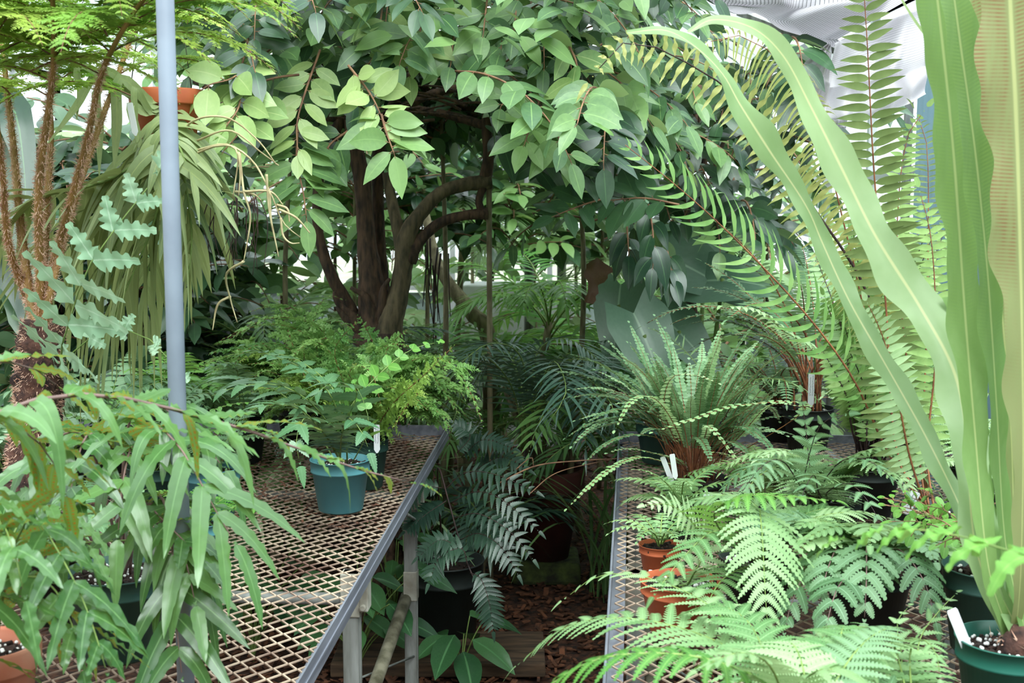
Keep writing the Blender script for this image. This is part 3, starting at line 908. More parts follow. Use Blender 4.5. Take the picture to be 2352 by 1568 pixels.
# ------------------------------------------------------------------ the oval leaved tree
TY = 4.95
tb_ = at(872, 752, TY)
pc = np.array([tb_[0], TY, 0.])
tree = thing('tree', 'many stemmed tree with oval leaves spreading a wide crown over the left bench', 'tree', pc)
def limb(pts, r, mat='barkd', nm='trunk', sides=14, rough=.06):
    c = curve(pts, max(12, int(clen(curve(pts, 20)) / .02))); r = [x * 1.18 for x in r]
    return MB().tube(c, r, sides, rough=rough).build(nm, M[mat], tree)
b0 = np.array([tb_[0], TY, 1.10])
limb([pc, pc + [.01, 0, .6], b0 + [0, 0, .06]], [.09, .075, .085], nm='trunk_base', rough=.15)
limb([b0, at(862, 735, TY), at(843, 560, TY), at(832, 420, TY), at(812, 320, TY), at(800, 220, TY), at(770, 110, TY)], [.07, .044, .029, .027, .025, .02], sides=16)
limb([b0 + [.02, .02, .02], at(884, 700, TY + .06), at(872, 560, TY + .07), at(868, 400, TY + .08), at(880, 300, TY + .05), at(930, 180, TY)], [.05, .022, .02, .02, .02, .015])
limb([b0 + [.03, -.02, .0], at(897, 740, TY - .04), at(912, 690, TY - .04), at(927, 610, TY - .05), at(930, 560, TY - .05), at(950, 512, TY - .05), at(1005, 448, TY - .04), at(1065, 424, TY - .02), at(1128, 418, TY)],
     [.055, .042, .034, .031, .033, .024, .022, .023, .025], 'barkg')
limb([at(926, 575, TY - .05), at(908, 500, TY - .03), at(893, 425, TY), at(888, 396, TY)], [.026, .02, .018, .015], 'barkg', 'branch')
limb([at(938, 600, TY - .05), at(958, 560, TY - .05), at(1005, 515, TY - .04), at(1060, 496, TY - .03), at(1120, 490, TY - .02)], [.028, .019, .017, .016, .019], 'barkd', 'branch')
limb([at(1108, 492, TY - .02), at(1100, 460, TY - .02), at(1112, 425, TY - .01)], [.014, .012, .013], 'barkd', 'branch')
limb([at(1112, 422, TY), at(1122, 360, TY), at(1118, 280, TY), at(1130, 180, TY - .05), at(1170, 80, TY - .1)], [.022, .018, .017, .014, .01], 'barkd', 'branch')
limb([b0 + [-.03, 0, -.02], at(800, 700, TY + .02), at(765, 640, TY), at(738, 565, TY), at(728, 490, TY), at(738, 380, TY), at(780, 280, TY), at(830, 180, TY)], [.04, .022, .02, .017, .016, .018, .017, .013])
for a_ in (((800, 240, TY), (700, 160, TY - .2), (600, 90, TY - .5)), ((880, 300, TY), (960, 230, TY - .1), (1060, 200, TY - .1), (1180, 190, TY - .2), (1290, 170, TY - .3)),
           ((930, 190, TY), (1000, 120, TY - .3), (1060, 60, TY - .5)), ((1120, 290, TY), (1010, 260, TY + .1), (900, 250, TY + .2), (760, 300, TY + .1)),
           ((1125, 240, TY), (1230, 200, TY + .1), (1360, 210, TY + .1), (1480, 230, TY)), ((850, 230, TY), (800, 140, TY - .4), (740, 120, TY - .6)),
           ((790, 270, TY), (640, 260, TY), (520, 220, TY - .1), (430, 180, TY - .1)), ((1100, 260, TY + .3), (960, 200, TY + .4), (800, 190, TY + .3))):
    limb([at(*q) for q in a_], [.016, .012, .007], 'barkd', 'branch', 8)
# roots and stubs around the base
for k, (x, y, dx) in enumerate(((800, 735, -28), (845, 690, -40), (905, 700, 22), (780, 700, -12), (880, 670, 15))):
    limb([b0 + [0, -.02, .02], at(x, y, TY - .06), at(x + dx, y - 30, TY - .07)], [.03, .02, .006], 'barkd', 'root', 7, .12)
LY = (M['treey'], M['twig']); LM = (M['tree'], M['twig']); LD = (M['treed'], M['twig'])
def tw(seq, n, px=88, mats=LM, ratio=.5, **k):
    pts = [at(*q) for q in seq]
    s_ = F / seq[len(seq) // 2][2]
    L = px / s_
    return twig(tree, pts, n, L, L * ratio, mats, **k)
# the branches one can pick out in front
tw([(735, 115, 3.62), (700, 215, 3.5), (682, 285, 3.45), (684, 350, 3.42)], 14, 74, LY, a=55, up=(.1, -.75, .6), tint=.75, droop=.1)
tw([(684, 290, 3.5), (682, 370, 3.44), (696, 440, 3.4), (704, 500, 3.4)], 17, 92, LM, a=74, up=(.1, -.5, .8), tint=.55, droop=.3, out=.1)
tw([(800, 150, 3.42), (850, 215, 3.38), (880, 275, 3.36)], 12, 74, LY, a=72, up=(0, -.95, .5), tint=1, droop=.1, spread=.25)
tw([(876, 262, 3.36), (886, 300, 3.35), (905, 352, 3.34)], 9, 96, LM, a=80, up=(0, -.85, .6), tint=.85, droop=.35, spread=.22)
tw([(800, 300, 3.6), (760, 330, 3.55), (735, 370, 3.5)], 6, 84, LM, tint=.3, up=(0, -.8, .5))
tw([(1180, 190, 3.7), (1165, 225, 3.66), (1150, 245, 3.62)], 5, 78, LM, tint=.5, up=(0, -.8, .5))
tw([(1240, 230, 3.7), (1220, 285, 3.6), (1205, 330, 3.55)], 8, 86, LM, tint=.7, up=(0, -.7, .6), droop=.3)
tw([(1262, 250, 3.7), (1278, 300, 3.6), (1292, 345, 3.55)], 8, 92, LM, tint=.6, up=(0, -.6, .7), droop=.4)
tw([(1300, 90, 3.6), (1325, 150, 3.55), (1318, 215, 3.5)], 6, 92, LY, tint=.3, up=(.1, -.95, .3), droop=.15, a=60, spread=.25)
tw([(660, 80, 3.7), (600, 130, 3.6), (540, 175, 3.55)], 8, 105, LM, tint=.15, up=(0, -.7, .7), ratio=.5)
tw([(570, 90, 3.5), (545, 170, 3.2), (480, 195, 3.1), (455, 215, 3.1)], 8, 90, LY, tint=.7, up=(0, -.85, .4), ratio=.66, a=50)
tw([(545, 180, 3.3), (550, 240, 3.15), (520, 290, 3.1)], 9, 84, LY, tint=.6, up=(0, -.8, .5), ratio=.62, a=50)
tw([(600, 200, 3.5), (560, 290, 3.2), (515, 345, 3.12)], 8, 84, LY, tint=.45, up=(0, -.8, .5), ratio=.6)
tw([(1390, 455, 3.9), (1340, 470, 3.85), (1275, 495, 3.8)], 7, 80, LD, tint=.75, up=(0, -.7, .7))
tw([(1560, 470, 3.9), (1480, 455, 3.9), (1400, 460, 3.9)], 8, 90, LD, tint=.95, up=(0, -.6, .8))
for x, y, t_ in ((885, 40, .9), (960, 100, .9), (905, 110, .95), (940, 150, 1), (1035, 130, .8), (1110, 60, .6), (1150, 100, .5), (820, 220, .55), (870, 70, .5), (1180, 60, .45)):
    tw([(x + 10, y - 70, 3.85), (x + 4, y - 20, 3.75), (x, y + 20, 3.7)], 5, 84, LY if t_ > .8 else LM, tint=t_ * .6, up=(.1, -.9, .4), a=50, ratio=.56)
# the rest of the crown, an umbrella of twigs around the stems
rg = np.random.RandomState(12)
cx0, cy0 = at(960, 250, TY)[0], TY
k = 0
for i in range(260):
    if k >= 80: break
    px = rg.uniform(380, 1540); py = rg.uniform(-260, 330); Y = rg.uniform(3.35, 5.0)
    # keep the hollow under the crown open
    if Y < 4.3 and 760 < px < 1140 and py > 150: continue
    if px < 560 and py > 150: continue
    if Y > 4.3 and 760 < px < 1180 and py > 260: continue
    if Y < 3.7 and py > 60 and 640 < px < 940: continue
    q = at(px, py, Y)
    az = math.atan2(q[1] - cy0 - .0, q[0] - cx0) + rg.randn() * .5
    p = spine(q - np.array([math.cos(az), math.sin(az), -.2]) * .15, math.degrees(az), .38 + rg.rand() * .14, rg.uniform(-10, 30), rg.uniform(-70, -35), 6)
    L = rg.uniform(.085, .115)
    up_ = nz(np.array([math.cos(az) * .35, -.45 + math.sin(az) * .2, .75]))
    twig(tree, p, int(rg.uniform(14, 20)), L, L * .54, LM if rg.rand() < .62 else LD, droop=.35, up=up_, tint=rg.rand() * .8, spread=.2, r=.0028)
    k += 1
# the deeper, uncountable leaves of the crown
def leaf_mass(root, n, box, L, mat, rg, skip=None, ratio=.52, name='crown_leaves', up=(0, -.35, .8), droop=.35):
    mb = MB(); P = []
    while len(P) < n:
        px, py, Y = rg.uniform(*box[0]), rg.uniform(*box[1]), rg.uniform(*box[2])
        if skip and skip(px, py, Y): continue
        P.append(at(px, py, Y))
    P = np.array(P)
    az = np.arctan2(P[:, 1] - cy0, P[:, 0] - cx0) + rg.randn(n) * .9
    D = np.stack([np.cos(az), np.sin(az), rg.uniform(-1.0, .2, n)], 1)
    ll = L * rg.uniform(.75, 1.2, n)
    leaves(mb, P, D, np.array(up) + rg.randn(n, 3) * .35, ll, ll * ratio, EGG, droop, .12, .03, 5, rg.rand(n), 0, 3, rng=rg)
    o = mb.build(name, M[mat], root); o['kind'] = 'stuff'
    return o
leaf_mass(tree, 1500, ((330, 1560), (-420, 240), (4.1, 5.6)), .105, 'treed', rg, lambda x, y, Y: (x < 560 and y > 120) or (720 < x < 1180 and y > 110 + 60 * math.sin(x / 40.)))  # top of the crown, out of view, added to block sky and darken below
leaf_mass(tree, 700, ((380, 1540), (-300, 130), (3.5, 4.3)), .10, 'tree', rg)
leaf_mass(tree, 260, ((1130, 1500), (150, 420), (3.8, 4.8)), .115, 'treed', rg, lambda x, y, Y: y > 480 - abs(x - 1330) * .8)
leaf_mass(tree, 650, ((760, 1190), (90, 330), (5.2, 5.9)), .11, 'treed', rg)  # dark leaves added behind the stems so the crown hollow reads shaded
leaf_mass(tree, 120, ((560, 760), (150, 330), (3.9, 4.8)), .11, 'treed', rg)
# bare dark twigs inside the crown
for i in range(30):
    q = at(rg.uniform(780, 1140), rg.uniform(130, 280), rg.uniform(4.3, 5.1))
    p = spine(q, rg.uniform(0, 360), .35, rg.uniform(-20, 40), rg.uniform(-30, 30), 6, bend=60)
    MB().tube(curve(p, 16), [.006, .004, .002], 5).build('twig', M['barkd'], tree)


# ------------------------------------------------------------------ lacy ferns behind the pots on the left bench
def multi(root, base, specs, **k):
    for i, sp in enumerate(specs):
        kk = dict(k)
        if isinstance(sp, tuple) and isinstance(sp[-1], dict):
            kk.update(sp[-1]); sp = sp[0]
        frond(root, [np.asarray(base, float) + [.01 * math.cos(i * 2.4), .01 * math.sin(i * 2.4), 0]] + [at(*q) for q in sp], **kk)

c = on(835, 1118, .8)
lf = thing('potted_fern', 'lacy bright green fern in the dark green pot right behind the teal blue pot', 'potted plant', c)
b = pot(lf, c, .079, .152, M['dgreen'], seed=11, perl=12)
LK = dict(n=32, L=.095, Wd=.02, tpl=LANCE, mats=(M['lacy'], M['stemr']), prof='ovate', t0=.14, a0=75, a1=50, droop=.25, sub=(12, .34, tpl_smooth('lance', 3), .62), r=.0013, jit=.22)
multi(lf, b, [
    ([(900, 930, 3.5), (975, 860, 3.4), (1048, 788, 3.35)], dict(mats=(M['lacyy'], M['stemr']), L=.075, up=(-.3, -1, .3))),
    ([(930, 840, 3.75), (1030, 830, 3.65), (1080, 900, 3.6), (1112, 985, 3.58)], dict(L=.085)),
    ([(905, 890, 3.6), (960, 900, 3.5), (935, 930, 3.45), (895, 995, 3.42)], dict(mats=(M['lacyy'], M['stemr']), L=.05)),
    ([(790, 880, 3.7), (770, 800, 3.65), (825, 733, 3.6)], dict(L=.07, up=(0, -1, .3))),
    ([(880, 860, 3.8), (890, 800, 3.8), (940, 752, 3.75)], dict(L=.07, up=(0, -1, .3))),
    ([(800, 880, 3.8), (740, 790, 3.8), (690, 800, 3.75), (650, 850, 3.7)], dict(L=.075)),
    ([(870, 880, 3.7), (950, 820, 3.8), (1000, 870, 3.75), (1060, 960, 3.7)], {}),
    ([(850, 870, 3.5), (850, 820, 3.5), (900, 790, 3.45), (960, 800, 3.4)], {}),
    ([(820, 900, 3.5), (800, 850, 3.45), (850, 850, 3.4), (880, 950, 3.35)], dict(L=.06)),
    ([(880, 900, 3.9), (960, 850, 4.0), (1040, 880, 4.0), (1075, 930, 4.0)], {}),
    ([(850, 900, 3.9), (860, 800, 4.0), (820, 720, 4.0)], dict(up=(0, -1, .4))),
    ([(820, 900, 3.95), (760, 820, 4.05), (740, 740, 4.1)], dict(up=(0, -1, .4))),
    ([(850, 900, 3.6), (930, 900, 3.5), (990, 950, 3.5)], dict(L=.06)),
], **LK)
c = on(690, 1020, .8)
lf2 = thing('potted_fern', 'lacy fern arching left below the tree trunk, behind the holly leaved fern', 'potted plant', c)
b = pot(lf2, c, .085, .15, M['black'], seed=12)
multi(lf2, b, [
    ([(750, 800, 4.1), (720, 745, 4.05), (620, 730, 4.0), (490, 790, 3.95)], dict(L=.10)),
    ([(730, 820, 4.1), (690, 760, 4.0), (600, 745, 3.9), (500, 790, 3.8)], dict(L=.10)),
    ([(700, 840, 4.0), (640, 790, 3.9), (570, 800, 3.8), (530, 850, 3.75)], {}),
    ([(720, 820, 4.3), (700, 730, 4.4), (640, 700, 4.4), (560, 720, 4.4)], {}),
    ([(700, 850, 3.95), (700, 790, 3.85), (760, 780, 3.8), (800, 830, 3.75)], dict(L=.075)),
    ([(710, 830, 4.2), (760, 740, 4.25), (820, 760, 4.2)], dict(L=.08)),
    ([(690, 860, 4.0), (660, 820, 3.8), (680, 830, 3.7), (720, 900, 3.6)], dict(L=.07)),
    ([(690, 850, 4.2), (740, 690, 4.5), (800, 690, 4.5)], dict(L=.1)),
    ([(690, 850, 4.2), (640, 690, 4.5), (660, 670, 4.5)], dict(L=.1)),
    ([(690, 900, 4.0), (610, 850, 3.9), (560, 900, 3.85)], dict(L=.08)),
    ([(700, 900, 4.0), (750, 850, 3.9), (790, 900, 3.8)], dict(L=.08)),
], **LK)
c = on(790, 1005, .8)
for k_, (root_, b_) in enumerate(((lf, None), (lf2, None))):
    rgl = np.random.RandomState(500 + k_)
    bb = (on(835, 1118, .8) if k_ == 0 else on(690, 1020, .8)) + [0, 0, .13]
    for i in range(34 if k_ == 0 else 34):
        az = rgl.uniform(0, 360) if k_ else rgl.uniform(-40, 200)
        frond(root_, spine(bb, az, rgl.uniform(.34, .5), rgl.uniform(68, 88), rgl.uniform(-70, -10), 8), **dict(LK, tint=rgl.rand(), rng=rgl, L=rgl.uniform(.065, .105), mats=(M['lacyy'] if rgl.rand() < .25 else M['lacy'], M['stemr'])))
lf3 = thing('potted_fern', 'dark lacy fern at the far end of the left bench below the tree', 'potted plant', c)
b = pot(lf3, c, .085, .14, M['black'], seed=13)
for i in range(26):
    frond(lf3, spine(b, i * 137.5, .38, 78, -15 - 40 * (i % 3), 8), **dict(LK, tint=.1))

# ------------------------------------------------------------------ holly leaved fern in the teal pot
c = on(783, 1170, .8)
hf = thing('potted_fern', 'shiny holly leaved fern arching out of the teal blue plastic pot', 'potted plant', c)
b = pot(hf, c, .0855, .148, M['blue'], seed=14, perl=30)
HK = dict(n=11, L=.105, Wd=.036, tpl=SERR, mats=(M['holly'], M['stemg']), prof='par', t0=.3, a0=70, a1=45, droop=.35, fold=.1, r=.0018, jit=.09)
multi(hf, b, [
    ([(745, 960, 3.25), (660, 890, 3.15), (560, 885, 3.1), (470, 915, 3.05)], {}),
    ([(770, 930, 3.35), (700, 850, 3.3), (620, 815, 3.25), (575, 795, 3.2)], dict(L=.08)),
    ([(780, 920, 3.4), (690, 830, 3.5), (600, 810, 3.55), (500, 820, 3.6)], dict(L=.08)),
    ([(750, 1000, 3.2), (690, 940, 3.1), (620, 930, 3.0), (560, 945, 2.95)], dict(L=.12)),
    ([(800, 960, 3.25), (820, 900, 3.2), (760, 880, 3.1), (700, 930, 3.05)], dict(L=.09)),
    ([(740, 990, 3.15), (700, 960, 3.0), (680, 1010, 2.95), (690, 1070, 2.93)], dict(L=.08)),
    ([(785, 1000, 3.15), (800, 960, 3.05), (830, 990, 3.0), (850, 1040, 2.97)], dict(L=.085)),
    ([(700, 950, 3.5), (600, 880, 3.6), (500, 870, 3.7), (430, 900, 3.7)], {}),
], **HK)
frond(hf, [b + [.02, 0, 0], at(800, 950, 3.3), at(860, 870, 3.3), at(940, 805, 3.35), at(1010, 785, 3.4)], n=10, L=.075, Wd=.032, tpl=EGG, mats=(M['mid'], M['stemg']), prof='tri', t0=.42, a0=70, a1=40, droop=.15, r=.002, up=(0, -.7, .8), tint=.5)
frond(hf, [b + [.03, 0, 0], at(845, 990, 3.2), at(838, 930, 3.2), at(815, 880, 3.2)], n=4, L=.06, Wd=.03, tpl=EGG, mats=(M['mid'], M['stemg']), prof='tri', t0=.6, a0=70, a1=40, droop=.2, r=.0016, up=(0, -.7, .8), tint=.5)
plant_label(at(866, 1040, 3.55), (0, .0), .082, .017, 'white label with pencil writing in the dark green pot behind the teal pot', True)

# ------------------------------------------------------------------ aisle: big dark clay pot, dark fern, stems
c = on(1242, 1292, .10); c = np.array([cb[0] + .0, cb[1] + .12, .10])
p_ = thing('potted_palm', 'dark palm in the big dark clay pot on the mossy block', 'potted plant', c)
s_ = F / c[1]
b = pot(p_, c, .168, .40, M['oldclay'], 'clay', lvl=.9, seed=21, perl=0, base_k=.6)
for i in range(4):
    q = b + [rg.randn() * .03, rg.randn() * .03, 0]
    MB().tube([q, q + [rg.randn() * .06 - .12, rg.randn() * .05, .30 + .05 * i]], [.012, .009], 8).build('cane', M['barkp'], p_)
CY = dict(n=26, L=.20, Wd=.013, tpl=LANCE, mats=(M['cycad'], M['stemg']), prof='par', t0=.22, a0=68, a1=35, droop=.35, r=.003, jit=.06, fold=.2)
PB = at(1200, 1030, 4.9)
multi(p_, PB, [
    ([(1180, 900, 4.8), (1130, 830, 4.6), (1060, 810, 4.4)], {}),
    ([(1210, 900, 4.8), (1190, 810, 4.6), (1120, 790, 4.3), (1040, 850, 4.2)], {}),
    ([(1230, 900, 4.8), (1290, 830, 4.6), (1390, 840, 4.4), (1470, 920, 4.3)], {}),
    ([(1230, 920, 4.7), (1270, 830, 4.4), (1300, 900, 4.1), (1250, 985, 4.05)], {}),
    ([(1240, 930, 4.7), (1320, 860, 4.5), (1400, 920, 4.2), (1420, 1010, 4.2)], {}),
    ([(1220, 900, 4.9), (1240, 800, 4.9), (1310, 780, 4.8), (1380, 830, 4.7)], {}),
    ([(1200, 900, 4.9), (1160, 800, 5.0), (1120, 830, 5.0), (1080, 900, 5.0)], {}),
    ([(1240, 920, 4.9), (1350, 830, 5.0), (1450, 830, 5.0), (1530, 880, 5.0)], {}),
    ([(1220, 960, 4.7), (1260, 920, 4.5), (1230, 990, 4.35), (1215, 1040, 4.3)], dict(mats=(M['palm'], M['stemg']), L=.15, Wd=.018, n=16)),
    ([(1230, 950, 4.8), (1300, 900, 4.6), (1340, 960, 4.4), (1345, 1030, 4.3)], dict(L=.16)),
], **CY)
# grassy clump by the clay pot
c = np.array([at(1450, 1000, 5.5)[0], 5.5, 0])
gp = thing('grassy_clump', 'clump of long arching strap leaves hanging over the dark clay pot', 'plant', c)
rg = np.random.RandomState(77)
mb_top = c + [0, 0, .5]
MB().tube([c, mb_top], [.02, .03], 10, rough=.2).build('stem_base', M['barkd'], gp)
for i in range(30):
    az = rg.uniform(0, 360)
    mb = MB(); ribbon(mb, spine(mb_top, az, rg.uniform(.5, .8), 75, -80, 8), [.016, .022, .018, .003], cols=3, n=16, tint=rg.rand() * .6)
    mb.build('leaf', M['grass'], gp)
# dark fern hanging beside the bench leg
c = np.array([at(1020, 1300, 4.6)[0], 4.6, .0])
df = thing('potted_fern', 'dark glossy fern hanging over the aisle beside the rear bench leg', 'potted plant', c)
b = pot(df, c, .15, .34, M['black'], seed=22, perl=0)
DK = dict(n=15, L=.055, Wd=.018, tpl=SERR, mats=(M['darkf'], M['stemd']), prof='par', t0=.1, a0=75, a1=55, droop=.25, r=.0014, jit=.07, up=(-.1, -.7, .8))
main = [b, at(1005, 1080, 4.1), at(1030, 1150, 4.0), at(1055, 1240, 3.95), at(1080, 1310, 3.9), at(1115, 1380, 3.88), at(1135, 1450, 3.87)]
MB().tube(curve(main, 30), [.004, .003, .002], 6).build('stalk', M['stemd'], df)
for sp in ([(1020, 1125, 4.02), (1070, 1085, 4.0), (1140, 1090, 3.95), (1232, 1130, 3.9)], [(1035, 1155, 4.0), (1090, 1130, 3.95), (1150, 1145, 3.9), (1238, 1220, 3.86)],
           [(1040, 1190, 3.98), (1100, 1180, 3.9), (1170, 1220, 3.85), (1225, 1285, 3.82)], [(1055, 1240, 3.95), (1100, 1225, 3.9), (1150, 1255, 3.85), (1190, 1320, 3.82)],
           [(1075, 1300, 3.9), (1060, 1260, 3.9), (1010, 1280, 3.88), (985, 1340, 3.85)], [(1080, 1315, 3.9), (1105, 1330, 3.88), (1125, 1390, 3.86), (1133, 1450, 3.85)],
           [(1015, 1120, 4.02), (960, 1120, 4.0), (920, 1180, 3.98)], [(1025, 1150, 4.0), (980, 1180, 3.98), (930, 1220, 3.95)], [(1060, 1260, 3.93), (1010, 1240, 3.9), (960, 1280, 3.9)],
           [(1060, 1050, 4.3), (1110, 1010, 4.25), (1180, 1030, 4.2)], [(1050, 1040, 4.3), (1080, 1000, 4.3), (1040, 970, 4.3)], [(1075, 1090, 4.3), (1150, 1050, 4.25), (1215, 1080, 4.2)]):
    frond(df, [at(*q) for q in sp], **DK)
# thin stake, leaning palm trunk
c = at(1127, 1060, 4.95); c[2] = 0
o = MB().tube([c, (c[0] - .005, 4.95, 1.98)], .011, 8).build('stake', M['barkp']); tag(o, 'thin straight grey brown stake standing right of the tree trunk', 'stake')
# ground leaves under the left bench
def ground_plant(c, n, L, label, mat='ground', h=.3, seed=1, ratio=.55, spread=75, cat='plant', nm='leafy_ground_plant', tpl=EGG, grp=None, up=(0, -.4, 1)):
    root = thing(nm, label, cat, c, grp)
    rg = np.random.RandomState(seed)
    for i in range(n):
        az = i * 137.5 + rg.randn() * 15
        hh = h * rg.uniform(.5, 1.1)
        p = curve(spine(c, az, hh, 86, 90 - spread * rg.rand(), 6), 12)
        d = nz(np.array([math.cos(math.radians(az)), math.sin(math.radians(az)), -.25]))
        mb = MB(); l_ = L * rg.uniform(.7, 1.15)
        leaves(mb, p[-1], d, np.array(up) + d * .3, l_, l_ * ratio, tpl, .35, .15, .04, 6, rg.rand(), 0, 5, rng=rg)
        o = mb.build('leaf', M[mat], root)
        MB().tube(p, [.003, .002], 5).build('leaf_stalk', M['stemg'], o)
    return root
ground_plant(on(820, 1560, 0), 26, .15, 'dark broad leaved plant under the left bench beside the front leg', seed=4, h=.42)
ground_plant(on(740, 1520, 0) + [-.25, 0, 0], 24, .15, 'broad leaved plant in the shade under the left bench mesh', seed=5, h=.45)
ground_plant(on(905, 1440, 0), 16, .12, 'leafy plant growing on the mulch behind the front bench leg', seed=6, h=.35)
ground_plant(on(1060, 1568, 0), 8, .17, 'dark leafy seedling beside the foot of the rear bench leg', seed=7, h=.22, ratio=.5)
for i, (x, y) in enumerate(((500, 1300), (600, 1250), (300, 1400))):
    ground_plant(on(x, y, 0), 22, .16, ['shade plant below the left bench under the teal pot', 'shade plant below the middle of the left bench', 'shade plant below the left bench near the blue grey pole'][i], seed=30 + i, h=.4)
# dry twigs over the aisle
tw_ = thing('dry_twig', 'bare brown forked twig reaching across the aisle above the clay pot', 'twig', at(1150, 1110, 4.1))
MB().tube(curve([at(1145, 1110, 4.1), at(1230, 1070, 4.1), at(1330, 1058, 4.15), at(1440, 1052, 4.2)], 20), [.003, .0015], 5).build('stem', M['twig'], tw_)
MB().tube(curve([at(1215, 1135, 4.0), at(1280, 1085, 4.1), at(1400, 1055, 4.2)], 20), [.002, .001], 5).build('side_stem', M['twig'], tw_)
MB().tube(curve([at(1185, 1078, 4.1), at(1220, 1050, 4.1), at(1225, 1075, 4.1)], 10), [.002, .001], 5).build('side_stem', M['twig'], tw_)
# ------------------------------------------------------------------ the big strap leaved fern in front, left
FK = dict(n=9, L=.19, Wd=.03, tpl=STRAP12, mats=(M['front'], M['stemp']), prof='par', t0=.25, a0=62, a1=38, droop=.75, wave=.13, wfreq=34, cols=5, r=.0026, jit=.14, fold=.1, stalk='stalk', dj=.45, lift=.25)
c = on(278, 1498, .8)
ff = thing('potted_fern', 'large glossy fern with long strap leaflets in the big green pot on the left bench', 'potted plant', c)
b = pot(ff, c, .103, .168, M['dgreen'], seed=31, perl=60, lvl=.9)
for i, sp in enumerate((
    ([(300, 1120, 2.38), (350, 990, 2.2), (398, 1010, 2.05), (440, 1070, 2.0), (500, 1180, 1.95), (542, 1250, 1.92)], dict(n=9, t0=.46, L=.19, a1=25, droop=.55)),
    ([(330, 1180, 2.35), (370, 1140, 2.2), (395, 1250, 2.1), (402, 1400, 2.04), (420, 1570, 2.0)], dict(n=9, t0=.4, L=.16, a0=55)),
    ([(240, 1130, 2.38), (200, 1010, 2.3), (140, 1000, 2.2), (80, 1080, 2.1), (50, 1190, 2.08)], dict(n=9, t0=.4, L=.13)),
    ([(280, 1120, 2.4), (300, 960, 2.35), (360, 930, 2.25), (440, 990, 2.15), (520, 1080, 2.1)], dict(n=9, t0=.4, L=.15)),
    ([(260, 1120, 2.4), (250, 1020, 2.3), (200, 1000, 2.15), (170, 1090, 2.05), (150, 1200, 2.0)], dict(n=8, t0=.45, L=.14)),
    ([(290, 1150, 2.4), (310, 1050, 2.3), (300, 1030, 2.15), (280, 1120, 2.05), (270, 1240, 2.0)], dict(n=8, t0=.45, L=.15)),
    ([(270, 1200, 2.4), (320, 1150, 2.25), (380, 1200, 2.1), (470, 1290, 2.05)], dict(n=7, t0=.5, L=.13)),
)):
    multi(ff, b, [sp], **FK)
# its neighbour whose long frond crosses in front
c = np.array([-1.02, 1.62, .8])
fn = thing('potted_fern', 'strap leaved fern whose long arching frond with orange spore rows crosses before the pole', 'potted plant', c)
b = pot(fn, c, .10, .16, M['dgreen'], seed=32)
multi(fn, b, [
    ([(-230, 1200, 1.62), (-120, 1010, 1.66), (0, 945, 1.7), (130, 908, 1.74), (260, 910, 1.78), (400, 940, 1.82), (560, 985, 1.86), (700, 1035, 1.9), (850, 1085, 1.94), (965, 1112, 1.97)],
     dict(n=19, t0=.27, L=.165, a0=68, a1=22, droop=.7, Wd=.032, r=.0036, prof='ovate', jit=.16)),
    ([(-200, 1100, 1.62), (-100, 960, 1.7), (20, 970, 1.75), (110, 1040, 1.8), (150, 1140, 1.84)], dict(n=10, t0=.4, L=.13)),
    ([(-200, 1050, 1.7), (-80, 850, 1.8), (60, 840, 1.9), (150, 900, 1.95)], dict(n=9, t0=.4, L=.12, droop=.3)),
], **FK)
# fern in the limed clay pot, lower left corner
c = on(-18, 1690, .8)
fc = thing('potted_fern', 'wavy leaved fern in the limed clay pot in the lower left corner', 'potted plant', c)
b = pot(fc, c, .082, .16, M['clay'], 'clay', seed=33, lvl=.84, perl=50)
CK = dict(FK, L=.125, Wd=.026, wave=.2, wfreq=26, droop=.6, n=8, mats=(M['front'], M['stemg']), r=.0018)
multi(fc, b, [
    ([(20, 1300, 1.83), (70, 1190, 1.8), (130, 1260, 1.76), (200, 1400, 1.73), (250, 1560, 1.7)], dict(t0=.3, n=11)),
    ([(-10, 1300, 1.8), (0, 1200, 1.7), (30, 1260, 1.62), (60, 1380, 1.6)], {}),
    ([(-30, 1250, 1.85), (-60, 1150, 1.8), (-20, 1150, 1.7), (10, 1230, 1.65)], {}),
    ([(10, 1300, 1.9), (60, 1180, 1.95), (150, 1170, 1.95), (210, 1260, 1.93)], {}),
    ([(10, 1350, 1.85), (100, 1330, 1.78), (160, 1420, 1.74), (190, 1540, 1.72)], dict(L=.1)),
], **CK)

# ------------------------------------------------------------------ hairy stemmed tree fern
c = on(72, 1335, .8)
tf = thing('tree_fern', 'tree fern with hairy rust brown stalks and a lacy yellow green crown', 'tree fern', c)
b = pot(tf, c, .135, .17, M['black'], seed=34, perl=40, lvl=.88)
Yt = c[1]
tk = curve([b, at(70, 1050, Yt), at(84, 950, Yt), at(90, 830, Yt), at(98, 740, Yt)], 40)
MB().tube(tk, [.062, .05, .052, .054, .045], 18, rough=.16).build('trunk', M['trunkf'], tf)
rg = np.random.RandomState(44)


def hairs(mb, cv, rad, n, ln=.012, k=1.0):
    T = tang(cv)
    i = rg.rand(n) ** k * (len(cv) - 1.01)
    i0 = i.astype(int); f = (i - i0)[:, None]
    p = cv[i0] * (1 - f) + cv[i0 + 1] * f
    t = T[i0]
    rr = np.interp(i, np.arange(len(cv)), np.interp(np.linspace(0, 1, len(cv)), np.linspace(0, 1, len(rad)), rad))[:, None]
    d = rg.randn(n, 3); d = nz(d - t * np.sum(d * t, 1, keepdims=True))
    p = p + d * rr * .9
    h = nz(d * .8 + t * rg.uniform(-.8, 1.2, (n, 1)))
    leaves(mb, p, h, rg.randn(n, 3), ln * rg.uniform(.5, 1.3, n), ln * .16, TRI, 0, 0, 0, 1, rg.rand(n), 0, 3, rng=rg)


